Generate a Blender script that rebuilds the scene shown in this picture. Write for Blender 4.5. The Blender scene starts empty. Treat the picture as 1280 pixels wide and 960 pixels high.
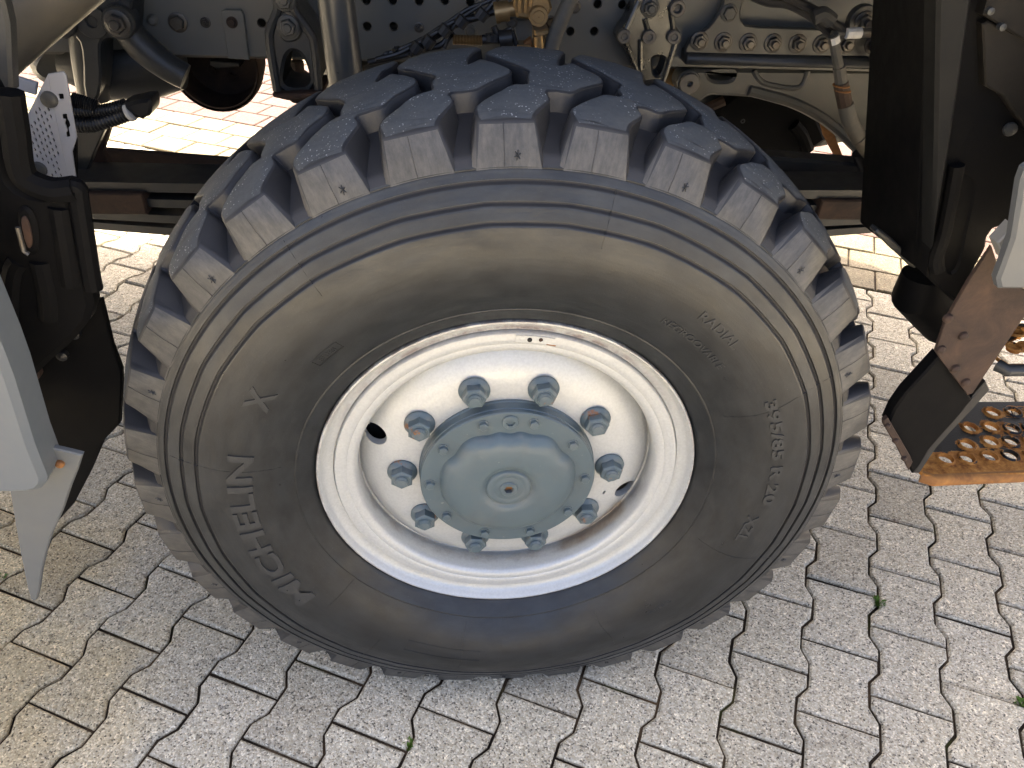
import bpy, bmesh, math, random
from mathutils import Vector, Matrix
from mathutils.geometry import tessellate_polygon
random.seed(7)
PI = math.pi
R = math.radians
scene = bpy.context.scene
COL = scene.collection

# ------------------------------------------------------------------ camera, sky, sun, exposure
AX = .547                                    # axle height above the paving
cd = bpy.data.cameras.new('camera'); cam = bpy.data.objects.new('camera', cd); COL.objects.link(cam)
cam.matrix_world = Matrix(((.9966, .01017, -.08177, -.09207), (-.07147, .6004, -.7965, -.88639),
                           (.041, .79963, .59909, .85513 + AX), (0, 0, 0, 1)))
cd.sensor_fit = 'HORIZONTAL'; cd.sensor_width = 36; cd.lens = 36 * 963.96 / 1280
cd.clip_start = .02; cd.clip_end = 600
scene.camera = cam

SUN_EL, SUN_AZ = 51, 4                       # the sun stands behind the truck (+Y)
w = bpy.data.worlds.new('World'); scene.world = w; w.use_nodes = True
wn = w.node_tree.nodes; wl = w.node_tree.links
sky = wn.new('ShaderNodeTexSky'); sky.sky_type = 'NISHITA'; sky.sun_disc = False
sky.sun_elevation = R(SUN_EL); sky.sun_rotation = R(SUN_AZ)
sky.air_density = .5; sky.dust_density = 9.5; sky.ozone_density = .3
bg = wn['Background']; bg.inputs[1].default_value = .15
wl.new(sky.outputs[0], bg.inputs[0])
sd = bpy.data.lights.new('sun', 'SUN'); sd.energy = 2.0; sd.angle = R(.5); sd.color = (1, .955, .73)
so = bpy.data.objects.new('sun', sd); COL.objects.link(so)
sv = Vector((math.sin(R(SUN_AZ)) * math.cos(R(SUN_EL)), math.cos(R(SUN_AZ)) * math.cos(R(SUN_EL)), math.sin(R(SUN_EL))))
so.rotation_euler = sv.to_track_quat('Z', 'Y').to_euler(); so.location = (0, 6, 9)
vs = scene.view_settings
vs.view_transform = 'Standard'; vs.look = 'None'; vs.gamma = 1; vs.exposure = 2.9
scene.cycles.max_bounces = 8

# ------------------------------------------------------------------ materials
def new_mat(name, color, rough=.5, metal=0, spec=.5):
    m = bpy.data.materials.new(name); m.use_nodes = True
    nt = m.node_tree; b = nt.nodes['Principled BSDF']
    b.inputs['Base Color'].default_value = (*color, 1); b.inputs['Roughness'].default_value = rough
    b.inputs['Metallic'].default_value = metal; b.inputs['Specular IOR Level'].default_value = spec
    return m, nt, b
def nd(nt, t, **k):
    n = nt.nodes.new(t)
    for a, v in k.items(): setattr(n, a, v)
    return n
def wpos(nt): return nd(nt, 'ShaderNodeNewGeometry').outputs['Position']
def noise(nt, vec, scale, detail=4, rough=.55, dist=0):
    n = nd(nt, 'ShaderNodeTexNoise'); n.inputs['Scale'].default_value = scale; n.inputs['Detail'].default_value = detail
    n.inputs['Roughness'].default_value = rough; n.inputs['Distortion'].default_value = dist
    nt.links.new(vec, n.inputs['Vector']); return n.outputs['Fac']
def ramp(nt, fac, stops, interp='LINEAR'):
    r = nd(nt, 'ShaderNodeValToRGB'); cr = r.color_ramp; cr.interpolation = interp
    while len(cr.elements) < len(stops): cr.elements.new(.5)
    for e, (p, c) in zip(cr.elements, stops):
        e.position = p; e.color = (*c, 1) if len(c) == 3 else c
    nt.links.new(fac, r.inputs[0]); return r.outputs[0]
def g(v): return (v, v, v)
def mix(nt, fac, a, b, mode='MIX'):
    n = nd(nt, 'ShaderNodeMix', data_type='RGBA', blend_type=mode)
    for sock, val in ((n.inputs[0], fac), (n.inputs[6], a), (n.inputs[7], b)):
        if isinstance(val, (int, float)): sock.default_value = val
        elif isinstance(val, tuple): sock.default_value = (*val, 1)
        else: nt.links.new(val, sock)
    return n.outputs[2]
def math_(nt, op, a, b=None, clamp=False):
    n = nd(nt, 'ShaderNodeMath', operation=op, use_clamp=clamp)
    for i, v in enumerate((a, b)):
        if v is None: continue
        if isinstance(v, (int, float)): n.inputs[i].default_value = v
        else: nt.links.new(v, n.inputs[i])
    return n.outputs[0]
def bump(nt, b, height, strength=.3, dist=.002):
    n = nd(nt, 'ShaderNodeBump'); n.inputs['Strength'].default_value = strength; n.inputs['Distance'].default_value = dist
    nt.links.new(height, n.inputs['Height']); nt.links.new(n.outputs[0], b.inputs['Normal'])

def painted(name, color, rough, dirt=(.16, .12, .08), amount=.35, scale=9, metal=0, grain=.1, spec=.5, rust=0):
    m, nt, b = new_mat(name, color, rough, metal, spec)
    p = wpos(nt)
    d = ramp(nt, noise(nt, p, scale, 7, .65), [(.48, g(0)), (.75, g(1))])
    c = mix(nt, math_(nt, 'MULTIPLY', d, amount), color, dirt)
    if rust:
        rm = ramp(nt, noise(nt, p, 23, 6, .7), [(.62 - rust * .2, g(0)), (.66 - rust * .2, g(1))])
        c = mix(nt, rm, c, mix(nt, noise(nt, p, 80, 4), (.10, .035, .012), (.32, .14, .045)))
    nt.links.new(c, b.inputs['Base Color'])
    rr = math_(nt, 'ADD', math_(nt, 'MULTIPLY', noise(nt, p, 35, 5), .3), rough - .12)
    nt.links.new(rr, b.inputs['Roughness'])
    bump(nt, b, noise(nt, p, 420, 4), grain, .0008)
    return m

def rust_mat(name, dark, light, scale=18):
    m, nt, b = new_mat(name, dark, .8)
    p = wpos(nt)
    f = noise(nt, p, scale, 8, .7, .6)
    c = ramp(nt, f, [(.3, dark), (.52, tuple((a + c_) / 2 for a, c_ in zip(dark, light))), (.7, light)])
    nt.links.new(c, b.inputs['Base Color']); bump(nt, b, noise(nt, p, 250, 6, .7), .5, .001)
    return m

M = {}
M['frame'] = painted('frame_paint', (.115, .118, .110), .40, (.14, .115, .08), .6, 6)
M['cast'] = painted('cast_iron_paint', (.030, .032, .032), .38, (.08, .065, .045), .4, 14, grain=.5)
M['cast_grey'] = painted('grey_cast_iron', (.060, .060, .054), .42, (.085, .07, .05), .6, 12, grain=.5)
M['cast_gloss'] = painted('oily_bracket', (.12, .12, .115), .28, (.04, .035, .028), .6, 15, metal=.85, grain=.4)
M['steel'] = painted('plated_steel', (.10, .096, .088), .38, (.075, .048, .028), .8, 40, metal=.6)
M['washer'] = painted('dusty_washer', (.12, .112, .098), .5, (.15, .1, .06), .6, 50, metal=.3)
M['black'] = painted('black_plastic', (.0045, .0045, .0047), .6, (.014, .012, .010), .25, 8, grain=.25, spec=.08)
M['hose'] = painted('black_hose', (.012, .012, .013), .4, (.07, .06, .045), .3, 20)
M['hose_dusty'] = painted('dusty_hose', (.07, .068, .06), .6, (.16, .13, .09), .6, 15)
M['grey'] = painted('grey_body_paint', (.118, .134, .144), .38, (.2, .19, .17), .2, 10)
M['skirt'] = painted('grey_cab_paint', (.095, .102, .105), .4, (.11, .105, .095), .3, 10)
M['flap'] = painted('grey_rubber_flap', (.115, .122, .120), .5, (.16, .15, .12), .3, 12)
M['pale'] = painted('pale_body_paint', (.24, .24, .225), .4, (.4, .36, .29), .3, 10)
M['alu'] = painted('brushed_aluminium', (.42, .42, .43), .42, (.34, .3, .25), .3, 20, metal=.25)
M['tube'] = painted('warm_grey_tube', (.105, .10, .086), .42, (.2, .16, .11), .4, 8, metal=.4)
M['brass'] = painted('dull_brass', (.36, .235, .105), .38, (.2, .13, .06), .6, 30, metal=.7)
M['shock'] = painted('shock_paint', (.040, .043, .043), .3, (.1, .09, .07), .4, 12)
def make_hub():
    m = painted('slate_blue_paint', (.080, .112, .124), .36, (.125, .13, .12), .5, 16, grain=.15)
    nt = m.node_tree; b = nt.nodes['Principled BSDF']; p = wpos(nt)
    src = b.inputs['Base Color'].links[0].from_socket
    chip = math_(nt, 'MULTIPLY', ramp(nt, noise(nt, p, 95, 3, .6), [(.70, g(0)), (.73, g(1))]), ramp(nt, noise(nt, p, 9, 3), [(.45, g(0)), (.6, g(1))]))
    grime = ramp(nt, noise(nt, p, 7, 7, .7, 1.0), [(.5, g(0)), (.75, g(.5))])
    c = mix(nt, grime, src, (.070, .078, .075)); c = mix(nt, chip, c, (.22, .23, .22))
    nt.links.new(c, b.inputs['Base Color']); return m
M['hub'] = make_hub()
M['nut'] = painted('slate_blue_nut', (.078, .110, .122), .36, (.20, .20, .19), .45, 45, rust=.14)
M['rust'] = rust_mat('brown_rust', (.016, .0095, .0065), (.066, .036, .021))
M['rust_dark'] = rust_mat('old_rust', (.018, .011, .008), (.075, .036, .018))
M['rust_warm'] = rust_mat('warm_rust', (.10, .036, .010), (.42, .19, .048))
M['white'] = painted('white_tape', (.65, .64, .6), .6, (.2, .17, .13), .5, 40)
def make_sand():
    m, nt, b = new_mat('joint_sand', (.03, .022, .015), .95, 0, .1)
    p = wpos(nt)
    c = ramp(nt, noise(nt, p, 9, 6, .7), [(.32, (.010, .009, .008)), (.5, (.030, .022, .015)), (.62, (.095, .066, .040)), (.72, (.13, .085, .045))])
    c = mix(nt, ramp(nt, noise(nt, p, 6.3, 5, .6), [(.58, g(0)), (.68, g(.7))]), c, (.055, .060, .018))
    nt.links.new(c, b.inputs['Base Color']); bump(nt, b, noise(nt, p, 300, 5), .8, .002); return m
M['sand'] = make_sand()
M['green'], _, _ = new_mat('weed_leaf', (.11, .19, .025), .6)
M['hole'], _, _ = new_mat('dark_interior', (.008, .008, .008), .8)

def wheel_radius(nt, p):
    s = nd(nt, 'ShaderNodeSeparateXYZ'); nt.links.new(p, s.inputs[0])
    z = math_(nt, 'SUBTRACT', s.outputs[2], AX)
    r = math_(nt, 'SQRT', math_(nt, 'ADD', math_(nt, 'MULTIPLY', s.outputs[0], s.outputs[0]), math_(nt, 'MULTIPLY', z, z)))
    return s, z, r

def make_rubber():
    m, nt, b = new_mat('tyre_sidewall_rubber', (.03, .03, .03), .45, 0, .5)
    p = wpos(nt); s, z, r = wheel_radius(nt, p)
    ang = math_(nt, 'ARCTAN2', s.outputs[0], z)
    pol = nd(nt, 'ShaderNodeCombineXYZ'); nt.links.new(math_(nt, 'MULTIPLY', ang, 1.4), pol.inputs[0]); nt.links.new(math_(nt, 'MULTIPLY', r, 9.0), pol.inputs[1])
    nt.links.new(s.outputs[1], pol.inputs[2])
    streak = noise(nt, pol.outputs[0], 2.6, 6, .62, .4)
    dust = ramp(nt, r, [(.36, g(0)), (.43, g(.22)), (.47, g(.7)), (.53, g(1))])
    n1 = ramp(nt, streak, [(.38, g(.05)), (.60, g(1))])
    n2 = ramp(nt, noise(nt, p, 60, 5, .7), [(.3, g(.6)), (.7, g(1))])
    n3 = ramp(nt, noise(nt, p, 7, 5, .65, .8), [(.35, g(.25)), (.62, g(1))])
    f = math_(nt, 'MULTIPLY', math_(nt, 'MULTIPLY', dust, math_(nt, 'MULTIPLY', n1, n3)), n2)
    base = mix(nt, ramp(nt, noise(nt, pol.outputs[0], 5, 6, .65), [(.35, g(0)), (.65, g(1))]), (.0065, .0078, .0084), (.0175, .0195, .0203))
    c = mix(nt, math_(nt, 'MULTIPLY', f, .58), base, (.064, .068, .067))
    fleck = math_(nt, 'MULTIPLY', ramp(nt, noise(nt, p, 520, 2), [(.74, g(0)), (.78, g(1))]), .5)
    c = mix(nt, fleck, c, (.16, .155, .14))
    nt.links.new(c, b.inputs['Base Color'])
    nt.links.new(math_(nt, 'ADD', math_(nt, 'MULTIPLY', ramp(nt, noise(nt, pol.outputs[0], 4, 6, .7), [(.3, g(0)), (.7, g(1))]), .28), .27), b.inputs['Roughness'])
    fine = nd(nt, 'ShaderNodeCombineXYZ'); nt.links.new(math_(nt, 'MULTIPLY', ang, .7), fine.inputs[0]); nt.links.new(math_(nt, 'MULTIPLY', r, 130.0), fine.inputs[1])
    rings = noise(nt, fine.outputs[0], 2.2, 5, .7)
    bump(nt, b, math_(nt, 'ADD', noise(nt, p, 380, 5, .7), math_(nt, 'MULTIPLY', rings, 1.2)), .2, .0009)
    return m
M['rubber'] = make_rubber()
def make_letter():
    m, nt, b = new_mat('moulded_letter_rubber', (.03, .03, .03), .55)
    p = wpos(nt); nt.links.new(mix(nt, noise(nt, p, 60, 6, .7), (.016, .0175, .018), (.036, .038, .038)), b.inputs['Base Color'])
    bump(nt, b, noise(nt, p, 500, 4), .3, .0008); return m
M['letter'] = make_letter()
def make_tread():
    m, nt, b = new_mat('tyre_tread_rubber', (.05, .052, .056), .72)
    p = wpos(nt); s, z, r = wheel_radius(nt, p)
    # worn running surface is scuffed grey, walls of the grooves stay dark
    n = nd(nt, 'ShaderNodeNewGeometry')
    rad = nd(nt, 'ShaderNodeCombineXYZ'); nt.links.new(s.outputs[0], rad.inputs[0]); nt.links.new(z, rad.inputs[2])
    nrm = nd(nt, 'ShaderNodeVectorMath', operation='NORMALIZE'); nt.links.new(rad.outputs[0], nrm.inputs[0])
    dp = nd(nt, 'ShaderNodeVectorMath', operation='DOT_PRODUCT'); nt.links.new(nrm.outputs[0], dp.inputs[0]); nt.links.new(n.outputs['True Normal'], dp.inputs[1])
    top = ramp(nt, dp.outputs['Value'], [(.86, g(0)), (.93, g(1))])
    sy = nd(nt, 'ShaderNodeSeparateXYZ'); nt.links.new(n.outputs['True Normal'], sy.inputs[0])
    side = ramp(nt, math_(nt, 'MULTIPLY', sy.outputs[1], -1), [(.75, g(0)), (.9, g(1))])
    scuff = mix(nt, noise(nt, p, 150, 6, .8), (.034, .038, .040), (.098, .105, .107))
    vo = nd(nt, 'ShaderNodeTexVoronoi'); vo.inputs['Scale'].default_value = 210; nt.links.new(p, vo.inputs['Vector'])
    fleck = math_(nt, 'MULTIPLY', ramp(nt, vo.outputs['Distance'], [(.16, g(1)), (.24, g(0))]), ramp(nt, noise(nt, p, 38, 3), [(.45, g(0)), (.62, g(1))]))
    scuff = mix(nt, fleck, scuff, (.36, .36, .35))
    ang = math_(nt, 'ARCTAN2', s.outputs[0], z)
    pol = nd(nt, 'ShaderNodeCombineXYZ'); nt.links.new(math_(nt, 'MULTIPLY', ang, 30.0), pol.inputs[0]); nt.links.new(math_(nt, 'MULTIPLY', r, 14.0), pol.inputs[1])
    sc = math_(nt, 'ADD', math_(nt, 'MULTIPLY', noise(nt, pol.outputs[0], 2.0, 7, .75), .6), math_(nt, 'MULTIPLY', noise(nt, p, 30, 7, .75), .4))
    lug = ramp(nt, sc, [(.34, (.032, .032, .031)), (.47, (.056, .055, .051)), (.60, (.088, .084, .075)), (.7, (.108, .102, .09))])
    side = math_(nt, 'MULTIPLY', side, ramp(nt, s.outputs[1], [(0, g(1)), (.004, g(0))]))
    groove = mix(nt, noise(nt, p, 18, 4), (.011, .0125, .016), (.030, .030, .031))
    c = mix(nt, top, mix(nt, side, groove, lug), scuff)
    nt.links.new(c, b.inputs['Base Color'])
    nt.links.new(math_(nt, 'ADD', math_(nt, 'MULTIPLY', top, .28), .5), b.inputs['Roughness'])
    bump(nt, b, noise(nt, p, 300, 6, .75), .3, .001)
    return m
M['tread'] = make_tread()
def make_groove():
    m, nt, b = new_mat('shaded_groove_rubber', (.03, .03, .035), .55)
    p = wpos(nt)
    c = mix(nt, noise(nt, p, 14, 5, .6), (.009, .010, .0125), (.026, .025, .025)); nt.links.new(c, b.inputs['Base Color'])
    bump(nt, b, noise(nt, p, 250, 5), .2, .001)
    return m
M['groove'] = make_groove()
def make_rim():
    m, nt, b = new_mat('silver_white_rim_paint', (.62, .61, .585), .4)
    p = wpos(nt); s, z, r = wheel_radius(nt, p)
    base = mix(nt, noise(nt, p, 12, 6, .65), (.57, .58, .555), (.475, .485, .465))
    gr = ramp(nt, noise(nt, p, 260, 3), [(.35, g(.9)), (.65, g(1))])
    base = mix(nt, 1.0, base, gr, 'MULTIPLY')
    ring = ramp(nt, math_(nt, 'ABSOLUTE', math_(nt, 'SUBTRACT', r, .277)), [(.0, g(1)), (.009, g(0))])
    up = ramp(nt, math_(nt, 'DIVIDE', z, .28), [(.3, g(0)), (.9, g(1))])
    rst = math_(nt, 'MULTIPLY', math_(nt, 'MULTIPLY', ring, up), ramp(nt, noise(nt, p, 45, 7, .75), [(.36, g(0)), (.6, g(1))]))
    lip = math_(nt, 'MULTIPLY', ramp(nt, r, [(.2955, g(0)), (.2975, g(1))]), ramp(nt, noise(nt, p, 30, 6, .7), [(.4, g(0)), (.55, g(1))]))
    c = mix(nt, math_(nt, 'MULTIPLY', rst, .75), base, (.10, .042, .034))
    c = mix(nt, math_(nt, 'MULTIPLY', lip, .8), c, (.07, .03, .025))
    # mud dried in the lower right of the well
    y_in = ramp(nt, s.outputs[1], [(.026, g(0)), (.034, g(1))])
    rr = ramp(nt, r, [(.215, g(0)), (.226, g(1))])
    ang = math_(nt, 'ARCTAN2', z, s.outputs[0])
    sect = ramp(nt, math_(nt, 'ABSOLUTE', math_(nt, 'ADD', ang, .80)), [(.28, g(1)), (.34, g(0))])
    mud = math_(nt, 'MULTIPLY', math_(nt, 'MULTIPLY', y_in, rr), sect)
    c = mix(nt, math_(nt, 'MULTIPLY', mud, .65), c, mix(nt, noise(nt, p, 70, 6, .7), (.20, .14, .085), (.40, .33, .23)))
    edge = math_(nt, 'MULTIPLY', ramp(nt, math_(nt, 'ABSOLUTE', math_(nt, 'SUBTRACT', r, .2365)), [(.0, g(1)), (.006, g(0))]), y_in)
    edge = math_(nt, 'MULTIPLY', edge, ramp(nt, noise(nt, p, 33, 6, .7), [(.42, g(0)), (.62, g(1))]))
    c = mix(nt, math_(nt, 'MULTIPLY', edge, .35), c, (.13, .07, .04))
    nt.links.new(c, b.inputs['Base Color'])
    b.inputs['Metallic'].default_value = .3
    nt.links.new(math_(nt, 'ADD', math_(nt, 'MULTIPLY', noise(nt, p, 40, 5), .22), .30), b.inputs['Roughness'])
    bump(nt, b, noise(nt, p, 330, 4, .7), .16, .0008)
    return m
M['rim'] = make_rim()

def make_step():
    m, nt, b = new_mat('flaking_step_paint', (.012, .012, .013), .5, 0, .25)
    p = wpos(nt)
    at = nd(nt, 'ShaderNodeAttribute', attribute_name='edge')       # nearness to a hole or to the bent front edge
    f = math_(nt, 'ADD', at.outputs['Fac'], math_(nt, 'MULTIPLY', math_(nt, 'SUBTRACT', noise(nt, p, 40, 6, .7), .5), 1.5))
    k = ramp(nt, f, [(.47, g(0)), (.52, g(1))])
    ru = ramp(nt, noise(nt, p, 55, 7, .7), [(.32, (.15, .045, .010)), (.5, (.44, .18, .036)), (.68, (.62, .31, .08))])
    nt.links.new(mix(nt, k, (.008, .0085, .009), ru), b.inputs['Base Color'])
    nt.links.new(math_(nt, 'ADD', math_(nt, 'MULTIPLY', k, .4), .4), b.inputs['Roughness'])
    bump(nt, b, math_(nt, 'ADD', noise(nt, p, 260, 6), k), .4, .001)
    return m
M['step'] = make_step()

def make_paver(name, a, b_, warm):
    m, nt, b = new_mat(name, a, .85, 0, .35)
    p = wpos(nt)
    oi = nd(nt, 'ShaderNodeObjectInfo').outputs['Random']
    vo = nd(nt, 'ShaderNodeTexVoronoi'); vo.inputs['Scale'].default_value = 330; nt.links.new(p, vo.inputs['Vector'])
    sp = nd(nt, 'ShaderNodeSeparateColor'); nt.links.new(vo.outputs['Color'], sp.inputs[0])
    chips = ramp(nt, sp.outputs[0], [(0, (.20, .19, .18)), (.07, (.46, .43, .40)), (.15, (.84, .77, .67)), (.4, (.98, .94, .86)), (.6, (1.03, 1.0, .96)), (.8, (1.2, 1.17, 1.1)), (.95, (1.6, 1.56, 1.48))])
    vo2 = nd(nt, 'ShaderNodeTexVoronoi'); vo2.inputs['Scale'].default_value = 120; nt.links.new(p, vo2.inputs['Vector'])
    sp2 = nd(nt, 'ShaderNodeSeparateColor'); nt.links.new(vo2.outputs['Color'], sp2.inputs[0])
    chips2 = ramp(nt, sp2.outputs[1], [(0, g(.55)), (.08, g(.92)), (.9, g(1.0)), (.97, g(1.3))])
    big = noise(nt, p, 3.1, 5, .6)
    base = mix(nt, ramp(nt, big, [(.36, g(0)), (.64, g(1))]), a, b_)
    base = mix(nt, math_(nt, 'MULTIPLY', sp.outputs[1], .35), base, warm)
    base = mix(nt, 1.0, base, chips, 'MULTIPLY'); base = mix(nt, .8, base, chips2, 'MULTIPLY')
    stain = ramp(nt, noise(nt, p, 16, 6, .7), [(.62, g(0)), (.76, g(1))])
    base = mix(nt, math_(nt, 'MULTIPLY', stain, .45), base, (.26, .15, .07))
    spot = ramp(nt, noise(nt, p, 27, 4, .6), [(.70, g(0)), (.78, g(1))])
    base = mix(nt, math_(nt, 'MULTIPLY', spot, .55), base, (.06, .062, .068))
    dpos = nd(nt, 'ShaderNodeVectorMath', operation='DISTANCE'); dpos.inputs[1].default_value = (-1.15, .10, 0); nt.links.new(p, dpos.inputs[0])
    warm_patch = math_(nt, 'ADD', dpos.outputs['Value'], math_(nt, 'MULTIPLY', noise(nt, p, 2.2, 5, .6), 1.0))
    base = mix(nt, ramp(nt, warm_patch, [(.75, g(.85)), (1.6, g(0))]), base, mix(nt, 1.0, base, (1.13, 1.0, .74), 'MULTIPLY'))  # warmer tint around a point on the left, fading outward
    tone = ramp(nt, oi, [(0, g(.62)), (.07, g(.84)), (.5, g(.97)), (1, g(1.1))])
    base = mix(nt, 1.0, base, tone, 'MULTIPLY')
    nt.links.new(base, b.inputs['Base Color'])
    h = math_(nt, 'ADD', math_(nt, 'MULTIPLY', vo.outputs['Distance'], -.9), noise(nt, p, 90, 6, .7))
    bump(nt, b, h, .55, .0022)
    return m
M['paver'] = make_paver('exposed_aggregate_concrete', (.45, .428, .365), (.50, .465, .375), (.49, .40, .25))
M['paver_pink'] = make_paver('reddish_concrete', (.105, .056, .047), (.098, .060, .050), (.108, .062, .046))
M['paver_yellow'] = make_paver('yellowish_concrete', (.165, .140, .090), (.16, .138, .094), (.17, .138, .08))

# ------------------------------------------------------------------ mesh helpers
def obj(name, verts, faces, mat, parent=None, smooth=True, angle=35, mats=None, mat_idx=None):
    me = bpy.data.meshes.new(name)
    me.from_pydata([tuple(v) for v in verts], [], faces)
    bm = bmesh.new(); bm.from_mesh(me)
    bmesh.ops.recalc_face_normals(bm, faces=bm.faces); bm.to_mesh(me); bm.free()
    for mm in (mats or [mat]): me.materials.append(M[mm] if isinstance(mm, str) else mm)
    if mat_idx is not None:
        for pl, k in zip(me.polygons, mat_idx): pl.material_index = k
    if smooth:
        me.polygons.foreach_set('use_smooth', [True] * len(me.polygons)); me.set_sharp_from_angle(angle=R(angle))
    o = bpy.data.objects.new(name, me); COL.objects.link(o); o.parent = parent
    return o
class MB:
    """collects shapes; build() links them as one mesh"""
    def __init__(s): s.v = []; s.f = []
    def add(s, vf):
        n = len(s.v); s.v += [tuple(a) for a in vf[0]]; s.f += [tuple(i + n for i in fc) for fc in vf[1]]; return s
    def build(s, name, mat, parent=None, **k): return obj(name, s.v, s.f, mat, parent, **k)
def off_poly(pts, d):
    """offset a polygon (positive = outward for counter-clockwise)"""
    n = len(pts); area = sum(pts[i][0] * pts[(i + 1) % n][1] - pts[(i + 1) % n][0] * pts[i][1] for i in range(n))
    sg = 1 if area > 0 else -1
    out = []
    for i in range(n):
        a, b, c = Vector(pts[i - 1]), Vector(pts[i]), Vector(pts[(i + 1) % n])
        e1 = (b - a); e2 = (c - b)
        if e1.length < 1e-9 or e2.length < 1e-9: out.append(pts[i]); continue
        e1.normalize(); e2.normalize()
        n1 = Vector((e1.y, -e1.x)) * sg; n2 = Vector((e2.y, -e2.x)) * sg
        bis = n1 + n2
        if bis.length < 1e-6: bis = n1
        bis.normalize(); k = max(.45, bis.dot(n1))
        dd = d(b) if callable(d) else d
        q_ = b + bis * (dd / k); out.append((q_.x, q_.y))
    return out
def chaikin(pts, it=1, r=.25):
    for _ in range(it):
        o = []
        for i in range(len(pts)):
            a = pts[i]; b = pts[(i + 1) % len(pts)]
            o += [(a[0] + (b[0] - a[0]) * r, a[1] + (b[1] - a[1]) * r), (b[0] + (a[0] - b[0]) * r, b[1] + (a[1] - b[1]) * r)]
        pts = o
    return pts
def plate(outline, y, t, holes=(), c=.002, plane='XZ'):
    """slab: outline lies in XZ at depth y (front) .. y+t, or in XY with its top at height y and y-t below; edges chamfered by c"""
    def put(p, d):
        return (p[0], y + d, p[1]) if plane == 'XZ' else (p[0], p[1], y - d)
    V = []; F = []
    loops = [list(outline)] + [list(h) for h in holes]
    front = [off_poly(loops[0], -c)] + [off_poly(h, c) for h in loops[1:]]
    idx = []
    for li, lp in enumerate(loops):
        n = len(lp); b0 = len(V)
        V += [put(p, 0) for p in front[li]] + [put(p, c) for p in lp] + [put(p, t) for p in lp]
        for i in range(n):
            j = (i + 1) % n
            F += [(b0 + i, b0 + j, b0 + n + j, b0 + n + i), (b0 + n + i, b0 + n + j, b0 + 2 * n + j, b0 + 2 * n + i)]
        idx.append((b0, n))
    flat = [b + i for b, n in idx for i in range(n)]
    tri = tessellate_polygon([[Vector((p[0], p[1], 0)) for p in lp] for lp in front])
    F += [tuple(flat[k] for k in t_) for t_ in tri]
    flat2 = [b + 2 * n + i for b, n in idx for i in range(n)]
    F += [tuple(flat2[k] for k in t_) for t_ in tri]
    return V, F
def ring_pts(cx, cz, r, n=14, r2=None, rot=0):
    return [(cx + r * math.cos(rot + 2 * PI * i / n), cz + (r2 or r) * math.sin(rot + 2 * PI * i / n)) for i in range(n)]
def tube(pts, rad, n=10, cap=True):
    pts = [Vector(p) for p in pts]; V = []; F = []
    up = None
    for i, p in enumerate(pts):
        d = (pts[min(i + 1, len(pts) - 1)] - pts[max(i - 1, 0)]).normalized()
        if up is None: up = d.orthogonal().normalized()
        up = (up - d * up.dot(d)).normalized(); s = d.cross(up)
        r = rad[i] if isinstance(rad, (list, tuple)) else rad
        V += [p + (up * math.cos(2 * PI * k / n) + s * math.sin(2 * PI * k / n)) * r for k in range(n)]
    for i in range(len(pts) - 1):
        for k in range(n):
            F.append((i * n + k, i * n + (k + 1) % n, (i + 1) * n + (k + 1) % n, (i + 1) * n + k))
    if cap: F += [tuple(range(n)), tuple(range((len(pts) - 1) * n, len(pts) * n))]
    return V, F
def smooth_path(pts, per=6):
    pts = [Vector(p) for p in pts]; out = []
    for i in range(len(pts) - 1):
        p0, p1, p2, p3 = pts[max(i - 1, 0)], pts[i], pts[i + 1], pts[min(i + 2, len(pts) - 1)]
        for k in range(per):
            t = k / per
            out.append(.5 * ((2 * p1) + (p2 - p0) * t + (2 * p0 - 5 * p1 + 4 * p2 - p3) * t * t + (3 * p1 - p0 - 3 * p2 + p3) * t ** 3))
    return out + [pts[-1]]
def box(x0, x1, y0, y1, z0, z1, c=.003):
    return plate([(x0, z0), (x1, z0), (x1, z1), (x0, z1)], y0, y1 - y0, c=c)
def lathe(profile, n=64, axis='Y', origin=(0, 0, 0), a0=0, a1=2 * PI, rmod=None):
    """profile of (radius, along-axis); a closed sweep when a1-a0 is a full turn"""
    V = []; F = []; m = len(profile); full = abs(a1 - a0 - 2 * PI) < 1e-6
    steps = n if full else n + 1
    for i in range(steps):
        a = a0 + (a1 - a0) * i / n
        for j, (r, y) in enumerate(profile):
            if rmod: r = rmod(r, y, a, j)
            if axis == 'Y': v = (r * math.sin(a), y, r * math.cos(a))
            elif axis == 'X': v = (y, r * math.cos(a), r * math.sin(a))
            else: v = (r * math.cos(a), r * math.sin(a), y)
            V.append((v[0] + origin[0], v[1] + origin[1], v[2] + origin[2]))
    for i in range(n if full else n):
        i2 = (i + 1) % steps
        for j in range(m - 1): F.append((i * m + j, i2 * m + j, i2 * m + j + 1, i * m + j + 1))
    return V, F
def disc_stack(x, z, prof, n=20, rot=0):
    """solid of revolution round an axis parallel to Y through (x, z)"""
    return lathe(prof, n, 'Y', (x, 0, z), rot, rot + 2 * PI)

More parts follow.
